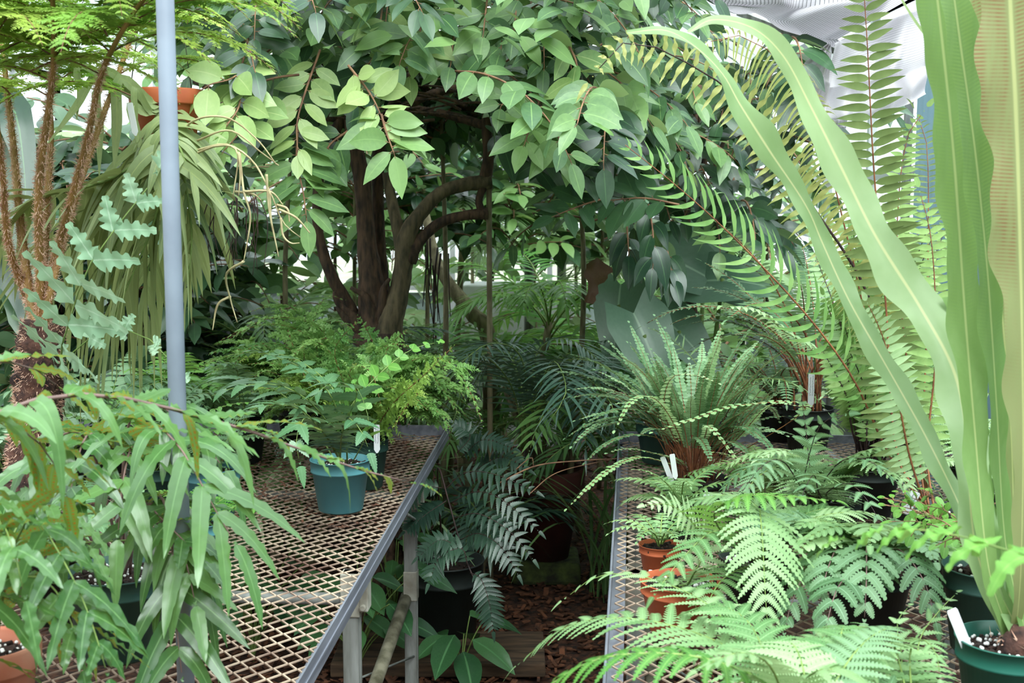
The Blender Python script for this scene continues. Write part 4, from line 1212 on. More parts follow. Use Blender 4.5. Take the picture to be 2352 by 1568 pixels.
mb = MB(); hairs(mb, tk[8:], [.05, .054, .045], 3500, .016)
o = mb.build('scales', M['hair'], tf); o['kind'] = 'stuff'
TK = dict(n=20, L=.10, Wd=.02, tpl=LANCE, mats=(M['tf'], M['twig']), prof='ovate', t0=.08, a0=78, a1=50, droop=.2, sub=(12, .26, TRI, .7), r=.0016, jit=.1)
stalks = [
    ([(70, 690), (48, 520), (30, 330), (10, 150), (-10, -60)], Yt + .05, .017, (-1, 1)),
    ([(92, 640), (90, 420), (118, 200), (124, 60), (110, -120)], Yt - .06, .016, (1, -1)),
    ([(98, 640), (110, 430), (118, 300), (112, 215)], Yt + .07, .018, ()),
    ([(112, 650), (160, 470), (205, 300), (235, 165), (300, 40), (380, -60)], Yt + .0, .014, (1, -1)),
    ([(118, 660), (180, 430), (248, 235), (300, 90), (335, -20), (360, -140)], Yt - .05, .014, (1, -1)),
    ([(66, 700), (20, 560), (6, 400), (-6, 280), (-20, 100)], Yt + .1, .014, (1,)),
]
for j, (seq, Y, r_, _) in enumerate(stalks):
    cv = curve([tk[-1 - 2 * (j % 3)] + [0, 0, -.03]] + [at(x, y, Y + .1 * k * (-1) ** j) for k, (x, y) in enumerate(seq)], 60)
    mb = MB(); mb.tube(cv, [r_ * .66, r_ * .58, r_ * .48, r_ * .36, r_ * .26], 9, rough=.08)
    so = mb.build('stalk', M['stemo'], tf)
    mb = MB(); hairs(mb, cv[:44], [r_ * .66, r_ * .55, r_ * .42], 2400, .0105, 1.2)
    o = mb.build('scales', M['hair'], so); o['kind'] = 'stuff'
    # leaf sprays where the stalk nears the roof
    zz = cv[:, 2]
    idx = [i for i in range(60) if zz[i] > 1.69 + .27]
    if not idx: idx = [58]
    pick = idx[::max(1, len(idx) // 4)][:5]
    for n_, i in enumerate(pick):
        for sg in (1, -1):
            az = (0 if sg > 0 else 180) + rg.uniform(-55, 55)
            frond(tf, spine(cv[i], az, .34 + rg.rand() * .1, 35, -45, 8), **dict(TK, rng=rg))
for i in range(26):
    frond(tf, spine(at(rg.uniform(-40, 330), rg.uniform(-60, 230), Yt + rg.uniform(-.4, .3)), rg.uniform(150, 390), .36, 25, -50, 8), **dict(TK, rng=rg))

# ------------------------------------------------------------------ hanging clay pot with long strap fern and aerial roots
Yh = 3.15
hc = at(386, 348, Yh)
hp = thing('hanging_fern', 'hanging orange clay pot with a fern of long drooping olive strap leaflets', 'hanging plant', hc)
b = pot(hp, hc, .088, .15, M['terra'], 'clay', seed=35, perl=0)
for a_ in (60, 180, 300):
    q = hc + [.088 * math.cos(math.radians(a_)), .088 * math.sin(math.radians(a_)), .15]
    MB().tube([q, hc + [0, 0, .7]], .0015, 5).build('hanging_wire', M['galv'], hp)
MB().tube([hc + [0, 0, .7], hc + [0, 0, 1.45]], .002, 5).build('hanging_wire', M['galv'], hp)
OK_ = dict(n=15, L=.30, Wd=.033, tpl=STRAP12, mats=(M['olive'], M['stemg']), prof='par', t0=.18, a0=74, a1=40, droop=.85, wave=.04, wfreq=8, cols=5, r=.004, jit=.14, fold=.15, hook=.12, dj=.3)
multi(hp, b, [
    ([(360, 300, 3.05), (330, 360, 3.0), (265, 405, 2.98), (180, 435, 3.0), (80, 460, 3.05), (-30, 560, 3.1)], dict(n=20)),
    ([(380, 300, 3.0), (380, 400, 2.95), (350, 520, 2.95), (300, 640, 2.95), (250, 760, 2.95)], dict(n=17, L=.26, droop=1.0)),
    ([(400, 300, 3.0), (430, 380, 2.95), (470, 430, 2.95), (515, 440, 2.95)], dict(L=.12, n=8, droop=.8)),
    ([(400, 310, 3.05), (425, 420, 3.0), (440, 540, 3.0), (430, 660, 3.0)], dict(L=.15, n=13, droop=.6)),
    ([(370, 300, 3.15), (330, 420, 3.2), (240, 480, 3.25), (150, 560, 3.3), (110, 700, 3.3)], dict(n=15, L=.36)),
    ([(390, 300, 3.15), (390, 460, 3.25), (340, 620, 3.3), (330, 760, 3.3)], dict(n=15, L=.26)),
    ([(385, 290, 3.1), (340, 360, 3.1), (300, 480, 3.1), (250, 600, 3.1), (220, 700, 3.1)], dict(n=14, L=.3)),
], **OK_)
# upright strap leaves near the pot
for x0, y0, x1, y1, x2, y2, w_ in ((345, 230, 230, 200, 228, 405, .022), (350, 240, 275, 180, 262, 395, .026), (350, 250, 190, 150, 176, 275, .018), (340, 260, 300, 240, 330, 370, .02), (350, 260, 310, 200, 312, 330, .015), (345, 245, 240, 160, 110, 330, .02)):
    mb = MB(); ribbon(mb, [b, at(x0, y0, 3.05), at(x1, y1, 3.0), at((x1 + x2) / 2, (y1 + y2) / 2, 3.0), at(x2, y2, 3.0)], [.006, w_, w_, w_, .003], up=(0, -1, .3), n=26, tint=.7)
    mb.build('leaf', M['olive'], hp)
mb_ = [[(400, 345, 3.1), (440, 280, 3.0), (520, 270, 2.95), (590, 320, 2.93), (635, 378, 2.9)],
       [(400, 350, 3.1), (450, 345, 3.0), (520, 332, 2.95), (580, 370, 2.93), (620, 440, 2.9), (650, 510, 2.9), (690, 545, 2.9)],
       [(410, 345, 3.1), (460, 320, 3.0), (530, 300, 2.95), (600, 350, 2.93), (640, 380, 2.9)],
       [(405, 350, 3.1), (440, 355, 3.0), (500, 335, 2.95), (545, 350, 2.92), (535, 455, 2.9)],
       [(550, 350, 2.94), (560, 440, 2.9), (575, 500, 2.9), (560, 600, 2.9)], [(560, 440, 2.9), (620, 440, 2.9), (650, 470, 2.9)],
       [(620, 440, 2.9), (622, 500, 2.9), (634, 560, 2.9), (640, 590, 2.9)], [(640, 480, 2.9), (680, 500, 2.9), (712, 535, 2.9)], [(645, 500, 2.9), (650, 540, 2.9), (668, 558, 2.9), (688, 558, 2.9)],
       [(635, 470, 2.9), (660, 480, 2.9), (665, 510, 2.9)], [(560, 600, 2.9), (520, 630, 2.95), (530, 690, 3.0), (545, 740, 3.0)], [(530, 680, 3.0), (500, 700, 3.0), (488, 758, 3.0)], [(612, 400, 2.9), (618, 480, 2.9), (630, 540, 2.9)],
       [(540, 440, 2.92), (580, 445, 2.9), (600, 460, 2.9)], [(548, 350, 2.92), (552, 400, 2.9), (548, 450, 2.9)]]
for sp in mb_:
    MB().tube(curve([at(*q) for q in sp], 24), [.0032, .0026, .0012], 6, rough=.1).build('aerial_root', M['root'], hp)
rg = np.random.RandomState(4)
for i in range(18):
    x = rg.uniform(470, 600); y = rg.uniform(420, 480)
    MB().tube(curve([at(x, y, 3.1), at(x + rg.uniform(-20, 20), y + 60, 3.1), at(x + rg.uniform(-25, 25), y + rg.uniform(100, 190), 3.1)], 12), [.0014, .0007], 4).build('aerial_root', M['stemd'], hp)
plant_label(at(312, 312, 2.95), (-.012, 0), .075, .014, 'white plant label sticking out beside the hanging clay pot')

# ------------------------------------------------------------------ blue green lobed fern on a curved stalk
c = on(150, 1120, .8)
gf = thing('potted_fern', 'blue green fern with one big ragged lobed frond behind the rusty fern stalks', 'potted plant', c)
b = pot(gf, c, .08, .14, M['black'], seed=36)
GK = dict(n=9, L=.13, Wd=.062, tpl=tpl_lobed(5, .45), mats=(M['glauc'], M['stemg']), prof='ovate', t0=.35, a0=68, a1=50, droop=.1, wave=.1, wfreq=16, cols=5, r=.003, up=(.1, -1, .25), jit=.1)
multi(gf, b, [([(140, 830, 2.75), (165, 720, 2.6), (200, 620, 2.5), (260, 530, 2.5), (320, 460, 2.5), (365, 385, 2.5)], dict(n=13, t0=.52, prof='par')),
              ([(150, 850, 2.9), (230, 760, 2.8), (330, 770, 2.75), (420, 860, 2.7)], dict(L=.08, t0=.5)),
              ([(120, 850, 2.95), (60, 800, 3.0), (0, 820, 3.0)], dict(L=.08))], **GK)

# ------------------------------------------------------------------ filler plants on the left bench
def soft_clump(c, n, Lf, label, mats, pm='dgreen', rt=.08, h=.14, seed=1, cat='potted plant', e=(82, -25), K=None, name='potted_fern', azr=None, grp=None, plain_pot=True, kind='plastic'):
    root = thing(name, label, cat, c, grp)
    b = pot(root, c, rt, h, M[pm], kind, seed=seed, perl=10) if plain_pot else np.asarray(c, float)
    rg = np.random.RandomState(seed + 100)
    kk = dict(n=18, L=.07, Wd=.02, tpl=LANCE, mats=mats, prof='ovate', t0=.2, a0=75, a1=50, droop=.2, r=.0015, jit=.1)
    kk.update(K or {})
    for i in range(n):
        az = i * 137.5 + rg.randn() * 10 if azr is None else rg.uniform(*azr)
        e0 = e[0] - 30 * rg.rand(); e1 = e[1] + rg.uniform(-30, 35)
        frond(root, spine(b + rg.randn(3) * [.012, .012, 0], az, Lf * rg.uniform(.65, 1.1), e0, e1, 8, bend=rg.uniform(-25, 25)), **dict(kk, rng=rg))
    return root
soft_clump(on(360, 1180, .8), 14, .34, 'leafy green fern between the tree fern pot and the pole', (M['mid'], M['stemg']), seed=51, K=dict(n=12, L=.06, Wd=.02, tpl=EGG, droop=.4))
soft_clump(on(490, 1185, .8), 12, .30, 'fern in a teal pot half hidden behind the strap leaflets', (M['softb'], M['stemg']), pm='blue', rt=.078, seed=52, K=dict(n=14, L=.06, tpl=LOB6))
soft_clump(on(455, 1300, .8), 8, .22, 'small fern in a teal pot close behind the pole', (M['mid'], M['stemg']), pm='blue', rt=.06, h=.11, seed=53, K=dict(n=12, L=.05, tpl=LOB6))
soft_clump(on(130, 1420, .8), 14, .26, 'bushy fern at the left below the tree fern pot', (M['softb'], M['stemg']), pm='black', seed=54, K=dict(n=12, L=.06, tpl=EGG, Wd=.022, droop=.4))
soft_clump(on(560, 1060, .8), 16, .42, 'dark green fern behind the holly fern left of the lacy ferns', (M['softb'], M['stemg']), pm='black', seed=55, K=dict(n=16, L=.09, tpl=LANCE8, droop=.4))
soft_clump(on(250, 1080, .8), 16, .45, 'leafy fern behind the tree fern trunk below the hanging straps', (M['softb'], M['stemg']), pm='black', seed=56, K=dict(n=13, L=.1, tpl=LANCE8, droop=.5, Wd=.028))
soft_clump(on(20, 1180, .8), 16, .42, 'pale leaved fern at the left edge behind the tree fern trunk', (M['glauc'], M['stemg']), pm='black', seed=57, K=dict(n=12, L=.1, tpl=EGG, droop=.4, Wd=.035))
soft_clump(on(400, 1040, .8), 16, .45, 'bright green fern right behind the pole', (M['mid'], M['stemg']), pm='black', seed=58, K=dict(n=16, L=.09, tpl=LANCE8, droop=.4))
# long yellowish stems lying across at the left
vt = thing('trailing_vine', 'trailing vine of long yellow green stems across the left bench', 'vine', on(120, 1300, .82))
for sp in (((0, 1215), (110, 1190), (240, 1175)), ((40, 1240), (150, 1235), (260, 1225)), ((70, 1290), (170, 1250), (300, 1240)), ((120, 1180), (180, 1160), (250, 1190))):
    MB().tube(curve([at(x, y, 2.35 - .02 * i) for i, (x, y) in enumerate(sp)], 16), .0018, 5).build('stem', M['stemg'], vt)
for sp in (((45, 1340, 2.2), (75, 1220, 2.2), (92, 1170, 2.2)), ((95, 1310, 2.2), (130, 1230, 2.2), (165, 1165, 2.2))):
    MB().tube(curve([at(*q) for q in sp], 12), .0035, 6).build('woody_stem', M['stemd'], vt)
# big dark blades at the far left
c = np.array([at(-60, 600, 4.3)[0], 4.3, 0])
bl = thing('broad_bladed_plant', 'tall plant with big dark ribbed blades at the left edge', 'plant', c)
MB().tube([c, c + [0, 0, 1.2]], [.06, .04], 10).build('stem', M['barkg'], bl)
for i, (x, y, x2, y2) in enumerate(((30, 250, 60, 520), (-30, 300, 40, 650), (60, 420, 90, 700), (10, 560, 70, 800), (-60, 200, -30, 600), (20, 640, 120, 880))):
    mb = MB(); ribbon(mb, [c + [0, 0, 1.0], at(x - 60, y + 40, 4.2), at(x, y, 4.1), at((x + x2) / 2 + 10, (y + y2) / 2, 4.0), at(x2, y2, 3.9)], [.03, .09, .13, .11, .01], up=(.3, -1, .3), n=24, tint=.4 * (i % 3), wave=.03)
    mb.build('leaf', M['treed'], bl)

# more fronds of the two big strap ferns fill the left foreground
rg = np.random.RandomState(321)
b1 = np.array(ff.location) + [0, 0, .15]; b2 = np.array(fn.location) + [0, 0, .14]
for i in range(4):
    frond(ff, spine(b1 + rg.randn(3) * [.02, .02, 0], rg.uniform(150, 330), rg.uniform(.42, .6), rg.uniform(70, 85), rg.uniform(-75, -35), 8), **dict(FK, n=8, L=rg.uniform(.12, .17), t0=.4, rng=rg, tint=rg.rand()))
for i in range(3):
    frond(fn, spine(b2 + rg.randn(3) * [.02, .02, 0], rg.uniform(-30, 110), rg.uniform(.45, .65), rg.uniform(60, 80), rg.uniform(-70, -30), 8), **dict(FK, n=9, L=rg.uniform(.12, .16), t0=.4, rng=rg, tint=rg.rand()))
# ------------------------------------------------------------------ bird's nest fern, lower right
c = on(2298, 1640, .8); 
Yn = at(2298, 1500, 1.95)
c = on(2310, 1660, .8)
nf = thing('birds_nest_fern', 'huge strap leaved fern in the bottle green pot at the right edge', 'potted plant', c)
b = pot(nf, c, .088, .15, M['bgreen'], seed=61, perl=90, lvl=.84)
q = at(2322, 1475, c[1])
rg = np.random.RandomState(61)
MB().tube([b - [0, 0, .02], b + [.02, 0, .02], b + [.025, 0, .045]], [.03, .034, .02], 14, rough=.25).build('crown', M['trunkf'], nf)
mb = MB()
for k in range(260):
    p = b + [.02, 0, .01] + rg.randn(3) * [.016, .016, .012]
    leaves(mb, p, nz(rg.randn(3) * [1, 1, .6] + [0, 0, .8]), rg.randn(3), .02, .003, TRI, 0, 0, 0, 1, rg.rand(), rng=rg)
mb.build('scales', M['hair'], nf)['kind'] = 'stuff'
B = b + [.015, 0, .02]
def strap(seq, widths, mat='nest', up=(0, -1, .35), **k):
    mb = MB()
    pts = [B + [rg.randn() * .008, rg.randn() * .008, 0]] + [at(*s_) for s_ in seq]
    kk = dict(wave=.08, wfreq=38, n=120, cols=7, fold=.12, tint=rg.rand(), wobk=.17, phase=rg.rand() * 6); kk.update(k)
    ribbon(mb, pts, widths, up=up, **kk)
    return mb.build('leaf', M[mat], nf)
Yc = c[1]
strap([(2255, 1280, Yc + .02), (2190, 1130, Yc + .1), (2120, 990, Yc + .18), (2030, 830, Yc + .26), (1950, 690, Yc + .33), (1890, 560, Yc + .38), (1850, 470, Yc + .4), (1770, 350, Yc + .42), (1700, 240, Yc + .42), (1660, 170, Yc + .4), (1600, 110, Yc + .36), (1530, 70, Yc + .3), (1440, 75, Yc + .22)],
      [.026, .034, .036, .036, .04, .036, .042, .05, .034, .04, .054, .05, .036, .026, .008], 'nestl', wave=.12, wfreq=44, wobk=.2, twist=[0, 0, 10, -20, -40, 10, 20, -30, 0, 40, 20, 0])
strap([(2240, 1250, Yc + .0), (2220, 1000, Yc + .08), (2190, 850, Yc + .14), (2110, 700, Yc + .2), (2010, 540, Yc + .26), (1930, 380, Yc + .3), (1860, 240, Yc + .32), (1800, 130, Yc + .3), (1730, 65, Yc + .26), (1640, 45, Yc + .2), (1580, 75, Yc + .14)],
      [.024, .034, .046, .064, .072, .074, .072, .068, .06, .05, .036, .024, .006], 'nestl', wave=.12, wfreq=40, wobk=.17, tint=.7)
strap([(2270, 1300, Yc - .03), (2240, 1000, Yc - .02), (2215, 700, Yc + .0), (2190, 350, Yc), (2160, 60, Yc - .0), (2130, -200, Yc - .02)], [.02, .03, .045, .056, .062, .064, .06], 'nest', tint=.35)
strap([(2310, 1250, Yc - .0), (2290, 950, Yc - .03), (2270, 650, Yc - .04), (2240, 350, Yc - .05), (2200, 60, Yc - .06), (2160, -250, Yc - .08)], [.02, .032, .04, .05, .058, .06, .06], 'nest', tint=.2, up=(.4, -1, .3))
strap([(2330, 1250, Yc + .04), (2320, 950, Yc + .03), (2290, 600, Yc + .03), (2250, 250, Yc + .04), (2215, -100, Yc + .05)], [.02, .028, .036, .05, .066, .07], 'nestb', tint=.6, up=(-.3, -1, .3))
strap([(2345, 1300, Yc - .05), (2350, 1000, Yc - .08), (2345, 650, Yc - .1), (2335, 300, Yc - .12), (2320, 0, Yc - .14), (2310, -250, Yc - .16)], [.02, .028, .045, .075, .1, .11, .1], 'nestb', tint=.9)
strap([(2350, 1300, Yc + .1), (2400, 1000, Yc + .12), (2420, 650, Yc + .12), (2430, 200, Yc + .12), (2440, -200, Yc + .1)], [.02, .03, .05, .08, .1, .09], 'nest', tint=.3)
strap([(2280, 1260, Yc + .08), (2240, 1040, Yc + .14), (2215, 820, Yc + .18), (2200, 680, Yc + .2)], [.02, .03, .05, .06, .05], 'nest', tint=.1)
strap([(2300, 1200, Yc + .1), (2290, 900, Yc + .14), (2260, 500, Yc + .16), (2180, 180, Yc + .16), (2100, 50, Yc + .14), (2040, -60, Yc + .1)], [.018, .022, .03, .034, .03, .026, .02], 'nestl', tint=.6, twist=[0, 20, 60, 70, 60])
plant_label(b + np.array([-.062, -.01, -.02]), (-.045, -.01), .1, .018, 'white plant label leaning left in the bottle green pot')

# close frond crossing the right edge
c = np.array([.78, 1.30, .8])
cf = thing('potted_fern', 'close yellow green fern frond reaching in from the right edge', 'potted plant', c)
b = pot(cf, c, .08, .14, M['dgreen'], seed=62)
multi(cf, b, [([(2560, 1340, 1.34), (2440, 1300, 1.36), (2310, 1262, 1.4), (2180, 1225, 1.45), (2060, 1215, 1.5), (1925, 1238, 1.54)],
      dict(n=11, L=.066, Wd=.042, tpl=tpl_lobed(5, .3), prof='par', t0=.35, droop=.7, a0=75, a1=30))], n=10, L=.07, Wd=.03, tpl=SERR, mats=(M['mid'], M['stemg']), r=.0018, wave=.1, wfreq=20, jit=.08, up=(0, -.2, 1))

# ------------------------------------------------------------------ button fern with brown stalks
c = on(1600, 1160, .8) + [0, .06, 0]
bf = thing('potted_fern', 'button fern, a mop of narrow beaded fronds on rust brown stalks', 'potted plant', c)
b = pot(bf, c, .10, .07, M['black'], seed=63, perl=0)
rg = np.random.RandomState(63)
BK = dict(n=28, L=.017, Wd=.0125, tpl=ROUND, mats=(M['button'], M['stemr']), prof='par', t0=.3, a0=82, a1=70, droop=.15, r=.0013, jit=.08, tip=True)
multi(bf, b, [
    ([(1560, 1075, 3.5), (1470, 1050, 3.35), (1390, 1085, 3.25), (1302, 1168, 3.2)], dict(mats=(M['softl'], M['stemr']), L=.017, n=38)),
    ([(1560, 1000, 3.5), (1510, 920, 3.35), (1455, 918, 3.25), (1412, 988, 3.2)], dict(mats=(M['softl'], M['stemr']), L=.017, n=34)),
    ([(1600, 1000, 3.6), (1620, 880, 3.55), (1658, 768, 3.5)], dict(mats=(M['softl'], M['stemr']), L=.018, n=36, up=(-.2, -1, .1))),
    ([(1530, 960, 3.5), (1540, 870, 3.4), (1600, 862, 3.35), (1650, 880, 3.3)], dict(mats=(M['softl'], M['stemr']), L=.016)),
    ([(1620, 1000, 3.45), (1630, 980, 3.3), (1680, 1040, 3.25), (1720, 1095, 3.22)], dict(mats=(M['softl'], M['stemr']), L=.014)),
    ([(1700, 1000, 3.5), (1770, 930, 3.4), (1850, 935, 3.35)], dict(mats=(M['softl'], M['stemr']))),
    ([(1850, 940, 3.3), (1700, 930, 3.25), (1600, 960, 3.2), (1500, 992, 3.15)], dict(mats=(M['softl'], M['stemr']), L=.02, Wd=.016, n=26, t0=.45)),
    ([(1560, 1060, 3.45), (1500, 1040, 3.3), (1440, 1030, 3.25), (1395, 1040, 3.2)], {}),
], **BK)
for i in range(92):
    az = rg.uniform(0, 360); up_ = rg.rand() < .6
    q = b + [.07 * math.cos(math.radians(az)) * rg.rand(), .07 * math.sin(math.radians(az)) * rg.rand(), 0]
    L_ = rg.uniform(.32, .52)
    p = spine(q, az, L_, rg.uniform(75, 92), rg.uniform(10, 60) if up_ else rg.uniform(-50, 0), 7, bend=rg.uniform(-30, 30))
    frond(bf, p, **dict(BK, n=int(L_ * 62), rng=rg, mats=(M['button'] if rg.rand() < .7 else M['softb'], M['stemr']), t0=rg.uniform(.3, .45)))
for i, (x, y, lx, h_) in enumerate(((1545, 1110, -.03, .075), (1552, 1100, -.012, .07))):
    plant_label(at(x, y, 3.35 - .03 * i), (lx, -.01), h_, .014, ['white plant label leaning at the left foot of the button fern', 'white plant label standing upright beside the leaning one at the button fern'][i])
plant_label(at(1618, 1165, 3.2), (.012, 0), .04, .024, 'short grey white label in front of the button fern')

# ------------------------------------------------------------------ soft ferns over the right bench
SK = dict(n=17, L=.13, Wd=.028, tpl=LOB12, mats=(M['soft'], M['stemg']), prof='ovate', t0=.18, a0=72, a1=42, droop=.3, r=.0018, jit=.05, fold=.12)
c = on(1560, 1448, .8)
f1 = thing('potted_fern', 'soft pale fern in the orange clay pot on the right bench', 'potted plant', c)
b = pot(f1, c, .082, .108, M['terra'], 'plastic', seed=71, lvl=.85)
multi(f1, b, [
    ([(1620, 1260, 2.6), (1590, 1200, 2.55), (1540, 1160, 2.5), (1480, 1160, 2.45)], dict(mats=(M['softl'], M['stemg']), L=.085, Wd=.022, n=18, up=(.2, -.8, .8), t0=.15)),
    ([(1580, 1340, 2.5), (1600, 1310, 2.4), (1640, 1300, 2.35)], dict(L=.04, n=9)),
    ([(1560, 1350, 2.5), (1540, 1330, 2.4), (1510, 1340, 2.35)], dict(L=.04, n=9)),
    ([(1570, 1350, 2.5), (1590, 1360, 2.4), (1600, 1400, 2.35)], dict(L=.035, n=9)),
], **SK)
c = on(1740, 1400, .8)
f2 = thing('potted_fern', 'broad soft fern with a downward hanging frond in the middle of the right bench', 'potted plant', c)
b = pot(f2, c, .085, .12, M['black'], seed=72)
multi(f2, b, [
    ([(1750, 1230, 2.65), (1745, 1170, 2.45), (1752, 1250, 2.3), (1757, 1350, 2.22), (1765, 1465, 2.18)], dict(L=.125, n=19, t0=.35, up=(0, -1, .6), droop=.45)),
    ([(1680, 1250, 2.6), (1640, 1180, 2.5), (1700, 1140, 2.45), (1800, 1140, 2.4), (1920, 1150, 2.35)], dict(mats=(M['mid'], M['stemg']), L=.1, n=19, droop=.45, t0=.25)),
    ([(1700, 1260, 2.55), (1640, 1220, 2.4), (1560, 1290, 2.3), (1500, 1370, 2.25)], dict(L=.1)),
    ([(1790, 1250, 2.6), (1860, 1200, 2.5), (1930, 1250, 2.4), (1980, 1330, 2.35)], dict(L=.11, mats=(M['softb'], M['stemg']))),
    ([(1760, 1200, 2.75), (1700, 1140, 2.8), (1600, 1150, 2.8), (1520, 1200, 2.8)], dict(L=.1)),
    ([(1720, 1300, 2.5), (1660, 1330, 2.35), (1620, 1400, 2.25), (1600, 1490, 2.2)], dict(L=.1)),
], **SK)
c = on(1900, 1240, .8)
f3 = thing('potted_fern', 'dark bluish fern standing upright behind the middle of the right bench', 'potted plant', c)
b = pot(f3, c, .085, .12, M['black'], seed=73)
multi(f3, b, [
    ([(1850, 1130, 2.9), (1860, 1040, 2.8), (1890, 970, 2.75), (1950, 950, 2.7)], dict(L=.12, up=(-.2, -1, .4), t0=.15)),
    ([(1880, 1130, 2.9), (1930, 1060, 2.8), (2000, 1060, 2.7), (2080, 1130, 2.65)], dict(L=.12)),
    ([(1850, 1130, 2.9), (1800, 1060, 2.8), (1750, 1070, 2.7), (1690, 1150, 2.65)], dict(L=.12)),
    ([(1900, 1130, 2.85), (1950, 1110, 2.7), (2000, 1160, 2.6), (2030, 1230, 2.55)], dict(L=.1)),
    ([(1880, 1130, 2.85), (1870, 1090, 2.7), (1850, 1120, 2.6), (1830, 1180, 2.55)], dict(L=.11)),
    ([(1870, 1120, 3.0), (1850, 980, 3.0), (1840, 900, 3.0)], dict(L=.09, up=(0, -1, .3))),
], **dict(SK, mats=(M['softb'], M['stemd'])))
c = on(1990, 1440, .8)
f4 = thing('potted_fern', 'dull grey green fern with drooping toothed leaflets before the dark green pots', 'potted plant', c)
b = pot(f4, c, .09, .13, M['black'], seed=74)
multi(f4, b, [
    ([(1960, 1290, 2.5), (1930, 1250, 2.4), (1900, 1310, 2.3), (1880, 1400, 2.25)], dict(n=12, L=.1)),
    ([(2000, 1290, 2.5), (2060, 1260, 2.4), (2120, 1330, 2.3), (2150, 1430, 2.25)], dict(n=12, L=.1)),
    ([(1990, 1280, 2.45), (1990, 1250, 2.35), (1990, 1330, 2.25), (1985, 1430, 2.2)], dict(n=12, L=.11)),
    ([(1950, 1300, 2.45), (1870, 1290, 2.35), (1820, 1380, 2.3), (1800, 1460, 2.25)], dict(n=12, L=.09)),
    ([(2000, 1270, 2.6), (2050, 1200, 2.6), (2120, 1230, 2.6), (2170, 1300, 2.6)], dict(n=12, L=.09)),
    ([(1990, 1300, 2.4), (1930, 1340, 2.25), (1900, 1430, 2.18), (1890, 1520, 2.15)], dict(n=12, L=.09)),
], **dict(SK, mats=(M['softb'], M['stemp']), tpl=LOBP, Wd=.03, droop=.55))
c = on(2090, 1840, .8)
f5 = thing('potted_fern', 'pale soft fern left of the bottle green pot', 'potted plant', c)
b = pot(f5, c, .07, .12, M['bgreen'], seed=75)
multi(f5, b, [
    ([(2110, 1480, 2.1), (2160, 1400, 2.15), (2200, 1360, 2.2)], dict(n=14, L=.085)),
    ([(2060, 1500, 2.05), (2020, 1450, 2.0), (1960, 1440, 1.97), (1900, 1480, 1.95)], dict(n=15, L=.08)),
    ([(2090, 1500, 2.0), (2120, 1470, 1.9), (2150, 1500, 1.85), (2160, 1560, 1.82)], dict(n=14, L=.085)),
    ([(2060, 1500, 2.0), (2040, 1480, 1.88), (2010, 1530, 1.82), (1990, 1600, 1.8)], dict(n=14, L=.085)),
    ([(2070, 1500, 2.1), (2060, 1430, 2.15), (2090, 1390, 2.2)], dict(n=14, L=.07)),
], **dict(SK, tpl=LOB8, Wd=.02))
c = np.array([.42, 1.72, .8])
f6 = thing('potted_fern', 'big pale fern spilling over the near corner of the right bench into the aisle', 'potted plant', c)
b = pot(f6, c, .08, .12, M['black'], seed=76)
multi(f6, b, [
    ([(1800, 1580, 1.85), (1640, 1470, 1.95), (1450, 1420, 2.05), (1300, 1440, 2.1), (1185, 1530, 2.12)], dict(n=22, L=.125, t0=.2)),
    ([(1760, 1560, 1.95), (1640, 1400, 2.15), (1500, 1330, 2.3), (1380, 1320, 2.35), (1290, 1380, 2.35)], dict(n=20, L=.1)),
    ([(1800, 1600, 1.75), (1650, 1520, 1.7), (1480, 1500, 1.7), (1330, 1530, 1.72), (1180, 1640, 1.74)], dict(n=20, L=.09, mats=(M['mid'], M['stemg']), droop=.5)),
    ([(1850, 1560, 1.85), (1860, 1480, 1.95), (1930, 1460, 2.0), (2030, 1500, 2.0)], dict(n=18, L=.08)),
    ([(1800, 1600, 1.7), (1760, 1520, 1.65), (1690, 1500, 1.62), (1600, 1540, 1.6)], dict(n=16, L=.07)),
    ([(1820, 1600, 1.75), (1880, 1540, 1.7), (1960, 1550, 1.7), (2040, 1600, 1.7)], dict(n=16, L=.07)),
    ([(1780, 1560, 1.85), (1720, 1430, 1.95), (1640, 1390, 2.0), (1540, 1420, 2.05)], dict(n=18, L=.09)),
], **SK)
c = on(1515, 1325, .8)
f7 = thing('potted_fern', 'small fern on the mesh edge behind the orange clay pot', 'potted plant', c)
b = pot(f7, c, .05, .08, M['terra'], seed=77, perl=0)
for i in range(9):
    frond(f7, spine(b, i * 40, .16, 70, -30, 6), **dict(SK, n=11, L=.035, Wd=.011, tpl=LANCE))
soft_clump(on(1560, 1235, .8), 14, .2, 'low pale leafy fern in front of the button fern', (M['soft'], M['stemg']), pm='black', rt=.06, h=.08, seed=78, K=dict(SK, n=14, L=.05, Wd=.015, tpl=LOB8, mats=(M['soft'], M['stemg'])))
soft_clump(on(1760, 1210, .8), 16, .26, 'bushy fern with brownish stems right of the button fern', (M['soft'], M['stemp']), pm='black', rt=.07, h=.09, seed=79, K=dict(SK, n=15, L=.055, Wd=.016, tpl=LOB8, mats=(M['sword'], M['stemp'])))
plant_label(on(1490, 1345, .86), (.004, 0), .035, .008, 'tiny white label at the left of the orange clay pot')

